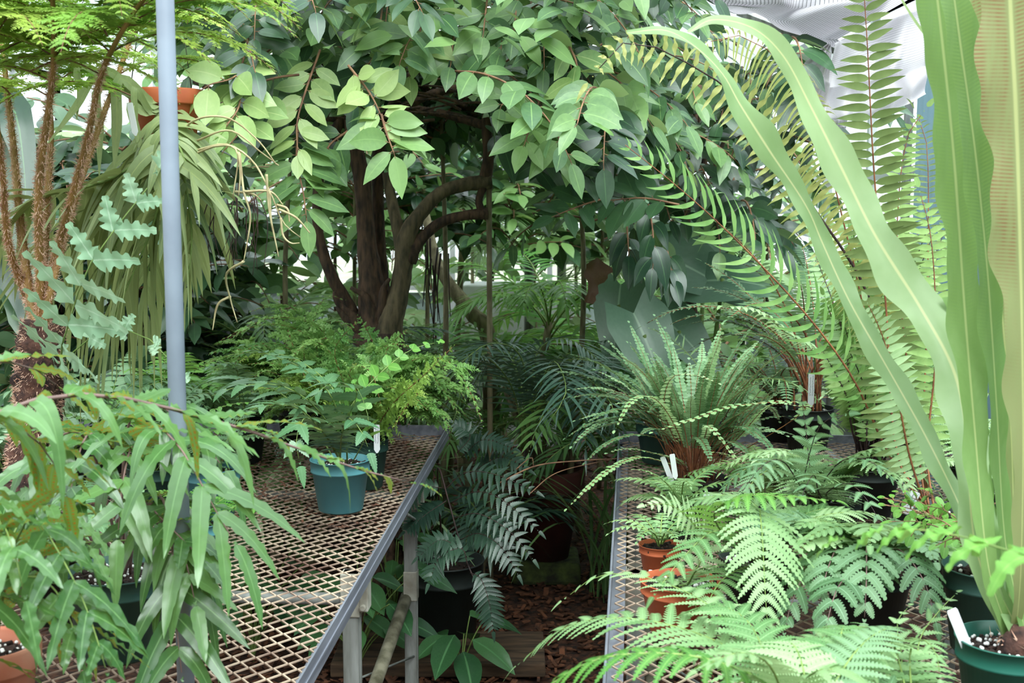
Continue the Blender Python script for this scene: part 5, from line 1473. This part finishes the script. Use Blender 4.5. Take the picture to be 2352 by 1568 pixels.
# ------------------------------------------------------------------ dark green pots with sword ferns
WK = dict(n=44, L=.075, Wd=.017, tpl=LANCE8, mats=(M['sword'], M['stemr']), prof='par', t0=.18, a0=84, a1=70, droop=.12, r=.0024, jit=.06, up=(0, -1, .15), wave=.05, wfreq=12)
c = on(2135, 1315, .8)
s1 = thing('potted_fern', 'tall sword fern clump in the dark green pot with the leaning white label', 'potted plant', c)
b = pot(s1, c, .092, .155, M['black'], seed=81, perl=10)
for nm_ in (1,):
    multi(s1, b, [
        ([(2060, 1040, 3.0), (2035, 700, 3.0), (2008, 400, 2.95), (1992, 100, 2.9), (1975, -160, 2.85)], dict(n=58, L=.098, Wd=.02, mats=(M['swordb'], M['stemr']), t0=.1)),
        ([(2110, 1040, 3.05), (2080, 800, 3.1), (2060, 560, 3.15), (2080, 330, 3.15), (2130, 245, 3.1)], dict(n=50, L=.06, t0=.15)),
        ([(2040, 1040, 3.05), (1960, 870, 3.0), (1850, 720, 2.95), (1700, 560, 2.9), (1570, 440, 2.85), (1410, 312, 2.8)], dict(n=30, L=.115, Wd=.0125, mats=(M['sword'], M['stemr']), hook=.5, wave=.15, t0=.25, a0=78, a1=60, up=(.3, -1, .5))),
        ([(2080, 1060, 3.1), (2010, 720, 3.1), (1940, 580, 3.1), (1850, 450, 3.1), (1760, 300, 3.05), (1680, 210, 3.0), (1560, 135, 2.95), (1440, 95, 2.9), (1350, 190, 2.85)], dict(n=46, L=.085, Wd=.014, wave=.3, mats=(M['swordy'], M['stemd']), r=.0034, t0=.25, a0=70, droop=.3)),
        ([(2120, 1060, 3.2), (2010, 800, 3.3), (1950, 560, 3.3), (1880, 300, 3.25), (1790, 140, 3.2), (1690, 80, 3.15), (1600, 110, 3.1)], dict(n=60, L=.11, Wd=.008, mats=(M['swordy'], M['stemr']), t0=.4, droop=.8)),
        ([(2130, 1040, 3.0), (2150, 800, 3.0), (2140, 560, 3.0), (2110, 430, 3.0)], dict(n=34, L=.07)),
        ([(2090, 1050, 2.9), (2060, 900, 2.85), (2030, 780, 2.85), (1990, 690, 2.8)], dict(n=28, L=.06, mats=(M['softl'], M['stemr']))),
        ([(2120, 1040, 3.2), (2130, 700, 3.3), (2130, 350, 3.35), (2100, 250, 3.35)], dict(n=60, L=.10, Wd=.006, mats=(M['swordb'], M['stemr']), droop=.4, t0=.3)),
    ], **WK)
plant_label(on(2078, 1180, .95), (.022, -.01), .055, .022, 'white label leaning right in the dark pot under the tall sword fern', True)
c = on(1990, 1180, .8)
s2 = thing('potted_fern', 'sword fern with many upright pale fronds and dark brown bare stalks', 'potted plant', c)
b = pot(s2, c, .09, .14, M['black'], seed=82, perl=30)
rg = np.random.RandomState(82)
for i in range(44):
    x = rg.uniform(1840, 2200); y = rg.uniform(470, 900)
    xm = (x + 2000) / 2 + rg.uniform(-15, 15)
    frond(s2, [b + rg.randn(3) * [.02, .02, 0], at((x + 2 * 2000) / 3, 980, c[1] + rg.randn() * .05), at(xm, (y + 1000) / 2, c[1] + rg.randn() * .1), at(x, y, c[1] + rg.randn() * .16)],
          **dict(WK, n=26, L=rg.uniform(.045, .065), Wd=.015, rng=rg, mats=(M['softl'] if rg.rand() < .45 else M['sword'], M['stemd']), t0=rg.uniform(.25, .45)))
for i in range(16):
    x = 2000 + rg.uniform(-70, 110)
    MB().tube(curve([b + rg.randn(3) * [.025, .025, 0], at(2000 + (x - 2000) * .5, 950, c[1]), at(x, rg.uniform(650, 850), c[1] + rg.randn() * .05)], 10), [.003, .002, .0012], 5).build('bare_stalk', M['stemd'], s2)
c = on(2262, 1492, .8)
s3 = thing('potted_fern', 'low sprawling plant in the tall dark green pot behind the nest fern', 'potted plant', c)
b = pot(s3, c, .088, .17, M['dgreen'], seed=83)
for i in range(14):
    twig(s3, spine(b, i * 55, .22, 70, -10, 6), 8, .03, .02, (M['mid'], M['twig']), droop=.2, tpl=ROUND, spiral=.4, r=.0015)
c = on(2190, 1370, .8)
s4 = thing('potted_plant', 'dark pot with small leaved creeping plant between the two dark green pots', 'potted plant', c)
b = pot(s4, c, .08, .14, M['black'], seed=84)
for i in range(22):
    twig(s4, spine(b + [0, 0, 0], i * 77, .18, 60, 0, 6), 9, .022, .016, (M['mid'], M['twig']), droop=.2, tpl=ROUND, spiral=.4, r=.0012)
soft_clump(on(2230, 1180, .8), 16, .34, 'pale soft fern against the blue grey wall panels at the right', (M['softl'], M['stemg']), pm='black', seed=85, K=dict(SK, n=18, L=.08, Wd=.02, tpl=LOB8, mats=(M['softl'], M['stemg'])))
soft_clump(on(2100, 1060, .8), 16, .5, 'pale fern behind the tall sword fern stalks', (M['softl'], M['stemg']), pm='black', seed=86, K=dict(SK, n=20, L=.08, Wd=.018, tpl=LANCE8, mats=(M['softl'], M['stemr'])))
soft_clump(on(2330, 1250, .8), 14, .4, 'pale feathery fern at the right edge behind the nest fern', (M['softl'], M['stemg']), pm='black', seed=87, K=dict(SK, n=20, L=.08, Wd=.02, tpl=LOB8, mats=(M['softl'], M['stemg'])))
# far clump with rust stalks, dark pot and white label
c = on(1835, 985, .8); c = np.array([at(1850, 900, 4.45)[0], 4.4, .8])
s5 = thing('potted_fern', 'fern with a bundle of rust red stalks in the dark pot behind the white label', 'potted plant', c)
b = pot(s5, c, .09, .15, M['black'], seed=88)
for i in range(26):
    frond(s5, spine(b + rg.randn(3) * [.02, .02, 0], rg.uniform(0, 360), rg.uniform(.5, .85), 90, rg.uniform(-40, 30), 8), **dict(WK, n=34, L=.06, Wd=.011, t0=.4, up=Z, rng=rg, mats=(M['softb'], M['stemr']), r=.003))
frond(s5, [b, at(1870, 815, 4.0), at(1800, 760, 3.7), at(1740, 712, 3.6), at(1660, 702, 3.5)], n=26, L=.05, Wd=.02, tpl=OBL, mats=(M['softl'], M['stemg']), prof='par', t0=.42, a0=72, a1=60, droop=.6, r=.002, jit=.05)
plant_label(at(1862, 935, 3.7), (.0, 0), .10, .018, 'tall white label with faint writing standing right of the button fern', True)
soft_clump(on(1790, 1010, .8), 20, .42, 'dark green fern left of the rust stalked fern', (M['softb'], M['stemr']), pm='black', seed=89, K=dict(WK, n=28, L=.04, Wd=.01, up=Z, mats=(M['softb'], M['stemr'])))
soft_clump(on(1520, 1060, .8), 20, .42, 'feathery fern behind the left side of the button fern', (M['softb'], M['stemr']), pm='dgreen', rt=.09, seed=90, K=dict(BK, n=30, L=.03, mats=(M['softb'], M['stemg'])))
soft_clump(on(1640, 1040, .8), 18, .5, 'wispy green fern behind the button fern', (M['lacy'], M['stemg']), pm='black', rt=.09, seed=91, K=dict(n=20, L=.07, Wd=.006, tpl=LANCE, mats=(M['soft'], M['stemg']), jit=.3))
# blue grey elephant ears
def ear_plant(c, specs, label, seed):
    root = thing('elephant_ear_plant', label, 'plant', c)
    for (x, y, Y, az, L, dr) in specs:
        p = at(x, y, Y)
        MB().tube(curve([c, (c + p) / 2 + [0, 0, .15], p], 14), [.014, .008], 8).build('leaf_stalk', M['stemg'], root)
        mb = MB(); n = 14
        s_, w_, sm = tpl_smooth('egg', 14)
        s_ = np.linspace(0, 1, 25); sm = s_.copy(); w_ = np.maximum(np.minimum(1, .62 + 2.6 * s_) * (1 - s_ ** 1.25) ** .8, .01); s_ = s_ - .22 * np.exp(-s_ * 7)
        d = np.array([math.cos(math.radians(az)), -.5, math.sin(math.radians(az)) - .2])
        leaves(mb, p - nz(d) * L * .25, d, (0, -.8, .7), L, L * .72, (s_, w_, sm), dr, .15, .02, 9, .5, 0, 9)
        mb.build('leaf', M['ear'], root)
ear_plant(np.array([at(1600, 900, 5.4)[0], 5.4, 0]), [(1560, 600, 5.2, -10, .50, .2), (1660, 640, 5.1, 20, .42, .3), (1480, 770, 4.9, -60, .40, .3), (1560, 760, 5.1, -30, .36, .3), (1620, 540, 5.6, 30, .5, .2), (1420, 700, 5.3, -100, .36, .3)],
          'big leaved elephant ear with smoky green leaves behind the button fern', 1)
dl = thing('dry_leaf', 'curled dark brown dead leaf hanging above the elephant ear', 'leaf', at(1360, 640, 5.0))
mb = MB(); leaves(mb, at(1372, 592, 4.95), (-.25, -.2, -1), (.5, -1, .3), .17, .12, tpl_lobed(4, .25), .1, .7, .25, 9, .1, 0, 7)
mb.build('blade', M['dry'], dl)

# second tree: dark oval leaves to the right of the crown
c = np.array([at(1600, 700, 5.3)[0], 5.3, 0])
t2 = thing('shrub_tree', 'dark glossy leaved tree right of the wide crown, behind the sword ferns', 'tree', c)
MB().tube(curve([c, c + [.03, 0, .8], c + [-.05, 0, 1.5], c + [0, 0, 2.2]], 20), [.04, .03, .02, .012], 10).build('trunk', M['barkd'], t2)
rg = np.random.RandomState(90)
for i in range(58):
    q = at(rg.uniform(1330, 1880), rg.uniform(60, 520), rg.uniform(4.6, 5.9))
    az = rg.uniform(180, 360)
    twig(t2, spine(q, az, .4, 20, -55, 6), 10, .12, .06, LD if rg.rand() < .75 else LM, droop=.35, up=(0, -.4, .8), spread=.22, tint=rg.rand(), r=.004)
for seq in (((1490, 470, 4.3), (1500, 540, 4.2), (1500, 610, 4.15)), ((1440, 520, 4.4), (1445, 590, 4.35)), ((1530, 560, 4.3), (1545, 640, 4.2))):
    twig(t2, [at(*q) for q in seq], 5, .10, .052, (M['treed'], M['twig']), droop=.9, up=(0, -.9, .3), tint=0, a=40)
for k_ in range(8):
    q = at(rg.uniform(1400, 1800), rg.uniform(150, 450), 5.2)
    MB().tube(curve([c + [0, 0, 1.5 + .08 * k_], (c + [0, 0, 1.7] + q) / 2 + [0, 0, .1], q], 12), [.014, .006], 6).build('branch', M['barkd'], t2)

# ------------------------------------------------------------------ shade cloth, folded under the roof
def cloth(name, label, rows, m, nu=60, nv=30, wob=.03, seed=1, k=(9, 5)):
    """rows: list of curves (each a list of places) from top to bottom"""
    cs = np.stack([curve([at(*q) for q in r_], nu) for r_ in rows])
    t = np.linspace(0, len(rows) - 1, nv); out = []
    for a in t:
        i = min(int(a), len(rows) - 2); f = a - i
        f = f * f * (3 - 2 * f)
        out.append(cs[i] * (1 - f) + cs[i + 1] * f)
    g = np.stack(out)
    rg = np.random.RandomState(seed); ph = rg.rand(4) * 6
    U, V = np.meshgrid(np.linspace(0, 1, nu), np.linspace(0, 1, nv))
    off = wob * (np.sin(U * k[0] * 2 + V * 3 + ph[0]) + .6 * np.sin(V * k[1] * 3 + U * 4 + ph[1]) + .4 * np.sin(U * 31 + ph[2]))
    g = g + np.array([0, 1, 0]) * off[..., None]
    g2 = g + np.array([0, .003, 0])
    A = np.stack([U, V, np.zeros_like(U)], -1).reshape(-1, 3)
    mb = MB(); mb.grid(g, A); mb.grid(g2[::-1], A)
    o = mb.build(name, m); tag(o, label, 'shade cloth', None)
    return o
cloth('shade_cloth', 'grey checked shade cloth bunched in a long roll under the roof', [[(1540, -60, 4.8), (1700, -80, 4.6), (1900, -90, 4.4), (2100, -100, 4.2)], [(1560, -20, 4.7), (1740, 10, 4.5), (1870, 10, 4.3), (2120, -20, 4.1)],
       [(1600, 0, 4.75), (1750, 30, 4.55), (1850, 70, 4.4), (1925, 90, 4.3)], [(1660, 20, 4.8), (1760, 40, 4.7), (1840, 90, 4.6), (1915, 110, 4.4)]], M['cloth'], seed=2, wob=.04)
cloth('shade_cloth', 'white pleated cloth flap hanging left below the cloth roll', [[(1900, 100, 4.35), (1912, 104, 4.35)], [(1850, 140, 4.4), (1905, 190, 4.3)], [(1820, 200, 4.4), (1895, 265, 4.3)]], M['cloth2'], seed=3, wob=.012, nu=20)
cloth('shade_cloth', 'white pleated cloth sheet hanging down behind the tall sword fern frond', [[(1915, 100, 4.3), (2000, 60, 4.25), (2120, 20, 4.2), (2200, 0, 4.2)], [(1905, 200, 4.3), (1990, 190, 4.25), (2080, 170, 4.2), (2130, 150, 4.2)], [(1895, 275, 4.3), (1970, 272, 4.25), (2070, 245, 4.2), (2130, 215, 4.2)], ], M['cloth2'], seed=4, wob=.02)
cloth('shade_cloth', 'small grey torn cloth corner hanging below the pleated sheet', [[(1895, 268, 4.5), (1950, 268, 4.5)], [(1900, 290, 4.5), (1945, 290, 4.5)], [(1930, 310, 4.5), (1945, 300, 4.5)]], M['cloth2'], seed=5, wob=.008, nu=16)
mb = MB(); a, b_ = at(1700, 30, 4.9), at(1925, 118, 4.4); mb.bar(a, b_, .03, .02)
o = mb.build('cloth_rail', M['galv'], smooth=False); tag(o, 'thin grey metal rail slanting along the underside of the cloth roll', 'rail')

# more fronds over the right bench
rg = np.random.RandomState(654)
for (root_, hh, n_, az_, lo, hi, L0, tp_) in ((f2, .10, 6, (-60, 80), .28, .38, .085, LOB12), (f3, .10, 9, (150, 390), .3, .42, .085, LOB12), (f4, .11, 9, (150, 290), .26, .36, .085, LOBP), (f5, .10, 4, (120, 250), .2, .28, .06, LOB8), (f6, .10, 5, (20, 120), .3, .4, .08, LOB12), (f3, .10, 5, (200, 340), .25, .35, .08, LOB8)):
    bb = np.array(root_.location) + [0, 0, hh]
    for i in range(n_):
        mt = [M['soft'], M['softl'], M['softb']][rg.randint(3)]
        frond(root_, spine(bb + rg.randn(3) * [.02, .02, 0], rg.uniform(*az_), rg.uniform(lo, hi), rg.uniform(60, 82), rg.uniform(-65, -15), 8, bend=rg.uniform(-25, 25)), **dict(SK, n=17, L=L0 * rg.uniform(.8, 1.2), Wd=.024, tpl=tp_, mats=(mt, M['stemg']), rng=rg))
# ------------------------------------------------------------------ plants behind
rg = np.random.RandomState(101)
def palm(x, Y, h, n, Lf, label, mat='palm', seed=1, K=None, cat='palm', ca=0, grp=None, e=(80, -40)):
    c = np.array([x, Y, 0.]); root = thing('palm', label, cat, c, grp)
    r = np.random.RandomState(seed)
    top = c + [r.randn() * .05, r.randn() * .05, h]
    MB().tube(curve([c, (c + top) / 2 + [r.randn() * .03, 0, 0], top], 14), [.028, .02, .018], 8).build('trunk', M['barkp'], root)
    kk = dict(n=18, L=.24, Wd=.022, tpl=LANCE, mats=(M[mat], M['stemg']), prof='palm', t0=.25, a0=65, a1=25, droop=.35, r=.004, jit=.08, fold=.25)
    kk.update(K or {})
    for i in range(n):
        frond(root, spine(top + [0, 0, -.02 * i * h * .3], i * 137.5 + r.randn() * 10, Lf * r.uniform(.75, 1.1), e[0] - 25 * r.rand(), e[1] + r.uniform(-25, 30), 8), **dict(kk, rng=r))
    return root


def shrub(x, Y, h, n, L, label, mat=('bg1', 'twig'), seed=1, w=.5, ratio=.45, cat='shrub', grp=None, tpl=EGG, zlo=.25):
    c = np.array([x, Y, 0.]); root = thing('leafy_shrub', label, cat, c, grp)
    r = np.random.RandomState(seed)
    MB().tube(curve([c, c + [r.randn() * .05, 0, h * .5], c + [0, 0, h * .9]], 12), [.016, .012, .006], 8).build('stem', M['barkp'] if zlo > .5 else M['barkd'], root)
    for i in range(n):
        z = h * r.uniform(zlo, 1.0); az = i * 137.5
        q = c + [0, 0, z]
        twig(root, spine(q, az, w * r.uniform(.6, 1.1), r.uniform(10, 60), r.uniform(-50, 10), 6), 10, L, L * ratio, (M[mat[0]], M[mat[1]]), droop=.3, up=(0, -.3, 1), spread=.25, tint=r.rand(), r=.004, tpl=tpl)
    return root


X = lambda px, Y: (px - 1176) / F * Y * 1.0
palm(X(1200, 5.6), 5.6, .75, 14, .8, 'feathery palm right of the thin stake', seed=1, K=dict(L=.2, Wd=.016), e=(88, -30))
palm(X(1340, 6.2), 6.2, .8, 13, .75, 'bright leaved palm in front of the elephant ears', seed=2, K=dict(L=.22, Wd=.03, n=12, mats=(M['mid'], M['stemg'])))
palm(X(1010, 6.3), 6.3, .7, 13, .8, 'slender palm seen through the gap right of the tree trunk', seed=3, K=dict(L=.22))
palm(X(1060, 7.5), 7.5, 1.4, 12, .9, 'taller palm further back right of the tree trunk', seed=4, mat='bg2')
palm(X(700, 5.6), 5.6, .6, 15, .9, 'dark feathery palm behind the left stem of the tree', seed=5, mat='cycad', K=dict(n=24, L=.2, Wd=.02), e=(88, -20))
palm(X(1230, 8.0), 8.0, 1.2, 12, .9, 'pale palm far back behind the thin stake', seed=6, mat='bg2')
palm(X(1450, 7.5), 7.5, 1.0, 12, .9, 'far palm left of the elephant ears', seed=7, mat='bg2')
palm(X(480, 6.6), 6.6, .5, 14, .8, 'low palm behind the hanging fern', seed=8, mat='bg1')
palm(X(1120, 5.15), 5.15, .25, 10, .5, 'young dark palm growing from the mulch behind the bench end', seed=9, mat='cycad', K=dict(L=.14, n=16))
palm(X(1230, 5.9), 5.9, 1.1, 15, .75, 'bright fine leaved palm just right of the thin stake', seed=10, mat='mid', K=dict(L=.2, Wd=.018, n=20))
palm(X(1440, 5.4), 5.4, .55, 13, .7, 'mid green palm behind the left side of the button fern', seed=11, mat='palm', K=dict(L=.2, Wd=.02, n=16))
palm(X(1060, 5.5), 5.5, .55, 12, .7, 'small feathery palm between the tree trunk and the thin stake', seed=12, mat='palm', K=dict(L=.17, Wd=.014, n=20))
palm(X(620, 5.6), 5.6, .9, 14, .8, 'fine leaved palm behind the hanging aerial roots', seed=13, mat='bg1', K=dict(L=.2, Wd=.018, n=20))
# slanting trunk with hanging moss
c = np.array([X(1130, 6.0), 6.0, 0.])
st = thing('leaning_palm_trunk', 'slanting pale palm trunk with hanging dark roots right of the tree', 'palm', c)
MB().tube(curve([c, at(1125, 800, 6.0), at(1085, 720, 6.0), at(1030, 650, 6.05), at(1000, 590, 6.1), at(975, 480, 6.2)], 30), [.06, .05, .045, .04, .028, .02], 10, rough=.08).build('trunk', M['barkp'], st)
for i in range(12):
    x = rg.uniform(975, 1030); y = rg.uniform(540, 620)
    MB().tube(curve([at(x, y, 5.95), at(x + rg.uniform(-8, 8), y + 70, 5.95), at(x + rg.uniform(-12, 12), y + rg.uniform(110, 190), 5.95)], 10), [.005, .002], 5).build('hanging_root', M['stemd'], st)
SL = ['leafy shrub with %s standing %s']
spots = [
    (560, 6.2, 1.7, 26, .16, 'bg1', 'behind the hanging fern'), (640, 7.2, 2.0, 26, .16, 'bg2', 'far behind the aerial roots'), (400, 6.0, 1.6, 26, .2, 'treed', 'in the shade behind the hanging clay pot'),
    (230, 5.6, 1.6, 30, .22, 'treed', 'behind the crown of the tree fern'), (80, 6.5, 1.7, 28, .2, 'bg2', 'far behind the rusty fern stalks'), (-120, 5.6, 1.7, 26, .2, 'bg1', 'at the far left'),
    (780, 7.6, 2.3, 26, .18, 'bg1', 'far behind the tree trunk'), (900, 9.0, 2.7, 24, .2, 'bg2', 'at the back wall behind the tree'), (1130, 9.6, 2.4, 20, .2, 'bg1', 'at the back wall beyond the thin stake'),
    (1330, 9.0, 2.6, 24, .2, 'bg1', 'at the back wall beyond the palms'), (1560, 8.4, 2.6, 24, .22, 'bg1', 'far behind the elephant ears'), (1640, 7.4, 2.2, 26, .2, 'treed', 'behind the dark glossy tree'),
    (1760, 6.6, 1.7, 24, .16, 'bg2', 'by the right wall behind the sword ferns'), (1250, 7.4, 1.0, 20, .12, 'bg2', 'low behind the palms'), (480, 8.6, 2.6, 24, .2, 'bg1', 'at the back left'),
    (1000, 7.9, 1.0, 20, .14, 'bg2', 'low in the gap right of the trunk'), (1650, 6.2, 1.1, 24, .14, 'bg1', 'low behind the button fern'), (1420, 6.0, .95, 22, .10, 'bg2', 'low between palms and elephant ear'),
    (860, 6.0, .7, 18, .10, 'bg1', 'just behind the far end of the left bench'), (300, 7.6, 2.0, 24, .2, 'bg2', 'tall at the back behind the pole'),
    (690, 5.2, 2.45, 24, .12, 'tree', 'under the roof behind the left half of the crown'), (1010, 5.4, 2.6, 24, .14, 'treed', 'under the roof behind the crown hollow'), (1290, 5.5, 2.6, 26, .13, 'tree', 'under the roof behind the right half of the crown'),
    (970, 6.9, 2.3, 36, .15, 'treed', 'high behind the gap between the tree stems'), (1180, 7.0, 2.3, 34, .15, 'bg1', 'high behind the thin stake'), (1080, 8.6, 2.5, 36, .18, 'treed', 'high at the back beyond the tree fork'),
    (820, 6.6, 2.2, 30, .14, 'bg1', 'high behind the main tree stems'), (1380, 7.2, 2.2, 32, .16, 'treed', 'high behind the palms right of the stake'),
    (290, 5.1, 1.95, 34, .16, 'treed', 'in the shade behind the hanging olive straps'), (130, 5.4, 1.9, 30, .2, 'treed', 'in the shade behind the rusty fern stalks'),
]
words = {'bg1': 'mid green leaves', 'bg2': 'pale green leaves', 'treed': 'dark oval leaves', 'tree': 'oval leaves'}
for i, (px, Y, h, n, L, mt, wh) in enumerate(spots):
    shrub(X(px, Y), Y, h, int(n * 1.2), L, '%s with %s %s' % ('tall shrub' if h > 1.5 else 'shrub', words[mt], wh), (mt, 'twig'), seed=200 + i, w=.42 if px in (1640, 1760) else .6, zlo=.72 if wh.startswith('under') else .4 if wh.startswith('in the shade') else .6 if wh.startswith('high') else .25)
# strap leaved clumps in the far left middle
def blades(x, Y, n, L, w, label, mat='bg2', seed=1, h=0., e1=-40):
    c = np.array([x, Y, 0.]); root = thing('strap_leaved_clump', label, 'plant', c)
    r = np.random.RandomState(seed)
    for i in range(n):
        mb = MB(); ribbon(mb, spine(c + [r.randn() * .06, r.randn() * .06, h], r.uniform(0, 360), L * r.uniform(.7, 1.15), 88, e1 + r.uniform(-20, 50), 8), [w * .4, w * .9, w, w * .7, w * .05], cols=3, n=16, tint=r.rand(), wave=.02)
        mb.build('leaf', M[mat], root)
blades(X(520, 5.0), 5.0, 30, 1.5, .045, 'tall strap leaved clump behind the hanging aerial roots', 'bg2', 1)
blades(X(600, 5.8), 5.8, 30, 1.5, .04, 'upright bladed clump between roots and tree', 'bg1', 2)
blades(X(440, 5.4), 5.4, 26, 1.3, .05, 'broad bladed clump right behind the pole', 'mid', 3)
blades(X(960, 5.3), 5.3, 26, .85, .02, 'low grassy clump at the end of the left bench', 'grass', 4)
blades(X(1420, 5.2), 5.2, 36, 1.15, .016, 'fine grassy clump left of the button fern', 'grass', 5)
blades(X(1660, 5.6), 5.6, 30, 1.35, .012, 'wispy grass behind the button fern', 'bg2', 7)
# far things on the ground beyond the palms
c = np.array([X(1190, 8.6), 8.6, 0])
mb = MB(); mb.box(c + [0, 0, .55], (.75, .4, 1.1)); o = mb.build('white_box', M['label'], smooth=False, bevel=.01); tag(o, 'blurred white upright box far back beyond the thin stake', 'box')
for i, (px, Y, sgn) in enumerate(((1290, 8.2, 1), (1215, 7.8, 1))):
    o = MB().tube([(X(px, Y), Y, 0), (X(px, Y), Y, 2.5)], .03, 8).build('post', M['galv']); tag(o, ['pale upright metal post far back right of the stake', 'pale metal post far back just right of the stake'][i], 'post')

# ------------------------------------------------------------------ families of repeats
for o in bpy.data.objects:
    if o.parent is None and 'category' in o and 'group' not in o:
        k = o['category']; nm = o.name.split('.')[0]
        if nm == 'leafy_shrub': o['group'] = 'leafy shrubs filling the back of the greenhouse'
        elif nm == 'palm': o['group'] = 'palms beyond the benches'
        elif nm == 'strap_leaved_clump': o['group'] = 'strap leaved clumps behind the benches'
        elif k == 'plant label': o['group'] = 'white plant labels in the pots'
        elif k == 'shade cloth': o['group'] = 'shade cloths under the roof'
        elif nm == 'leafy_ground_plant': o['group'] = 'leafy plants under the left bench'
        elif nm == 'greenhouse_bench': o['group'] = 'mesh benches either side of the aisle'
        elif nm == 'post': o['group'] = 'metal posts far back'
        elif nm == 'potted_fern' and o.location.z > .7: o['group'] = 'potted ferns on the left bench' if o.location.x < 0 else 'potted ferns on the right bench'
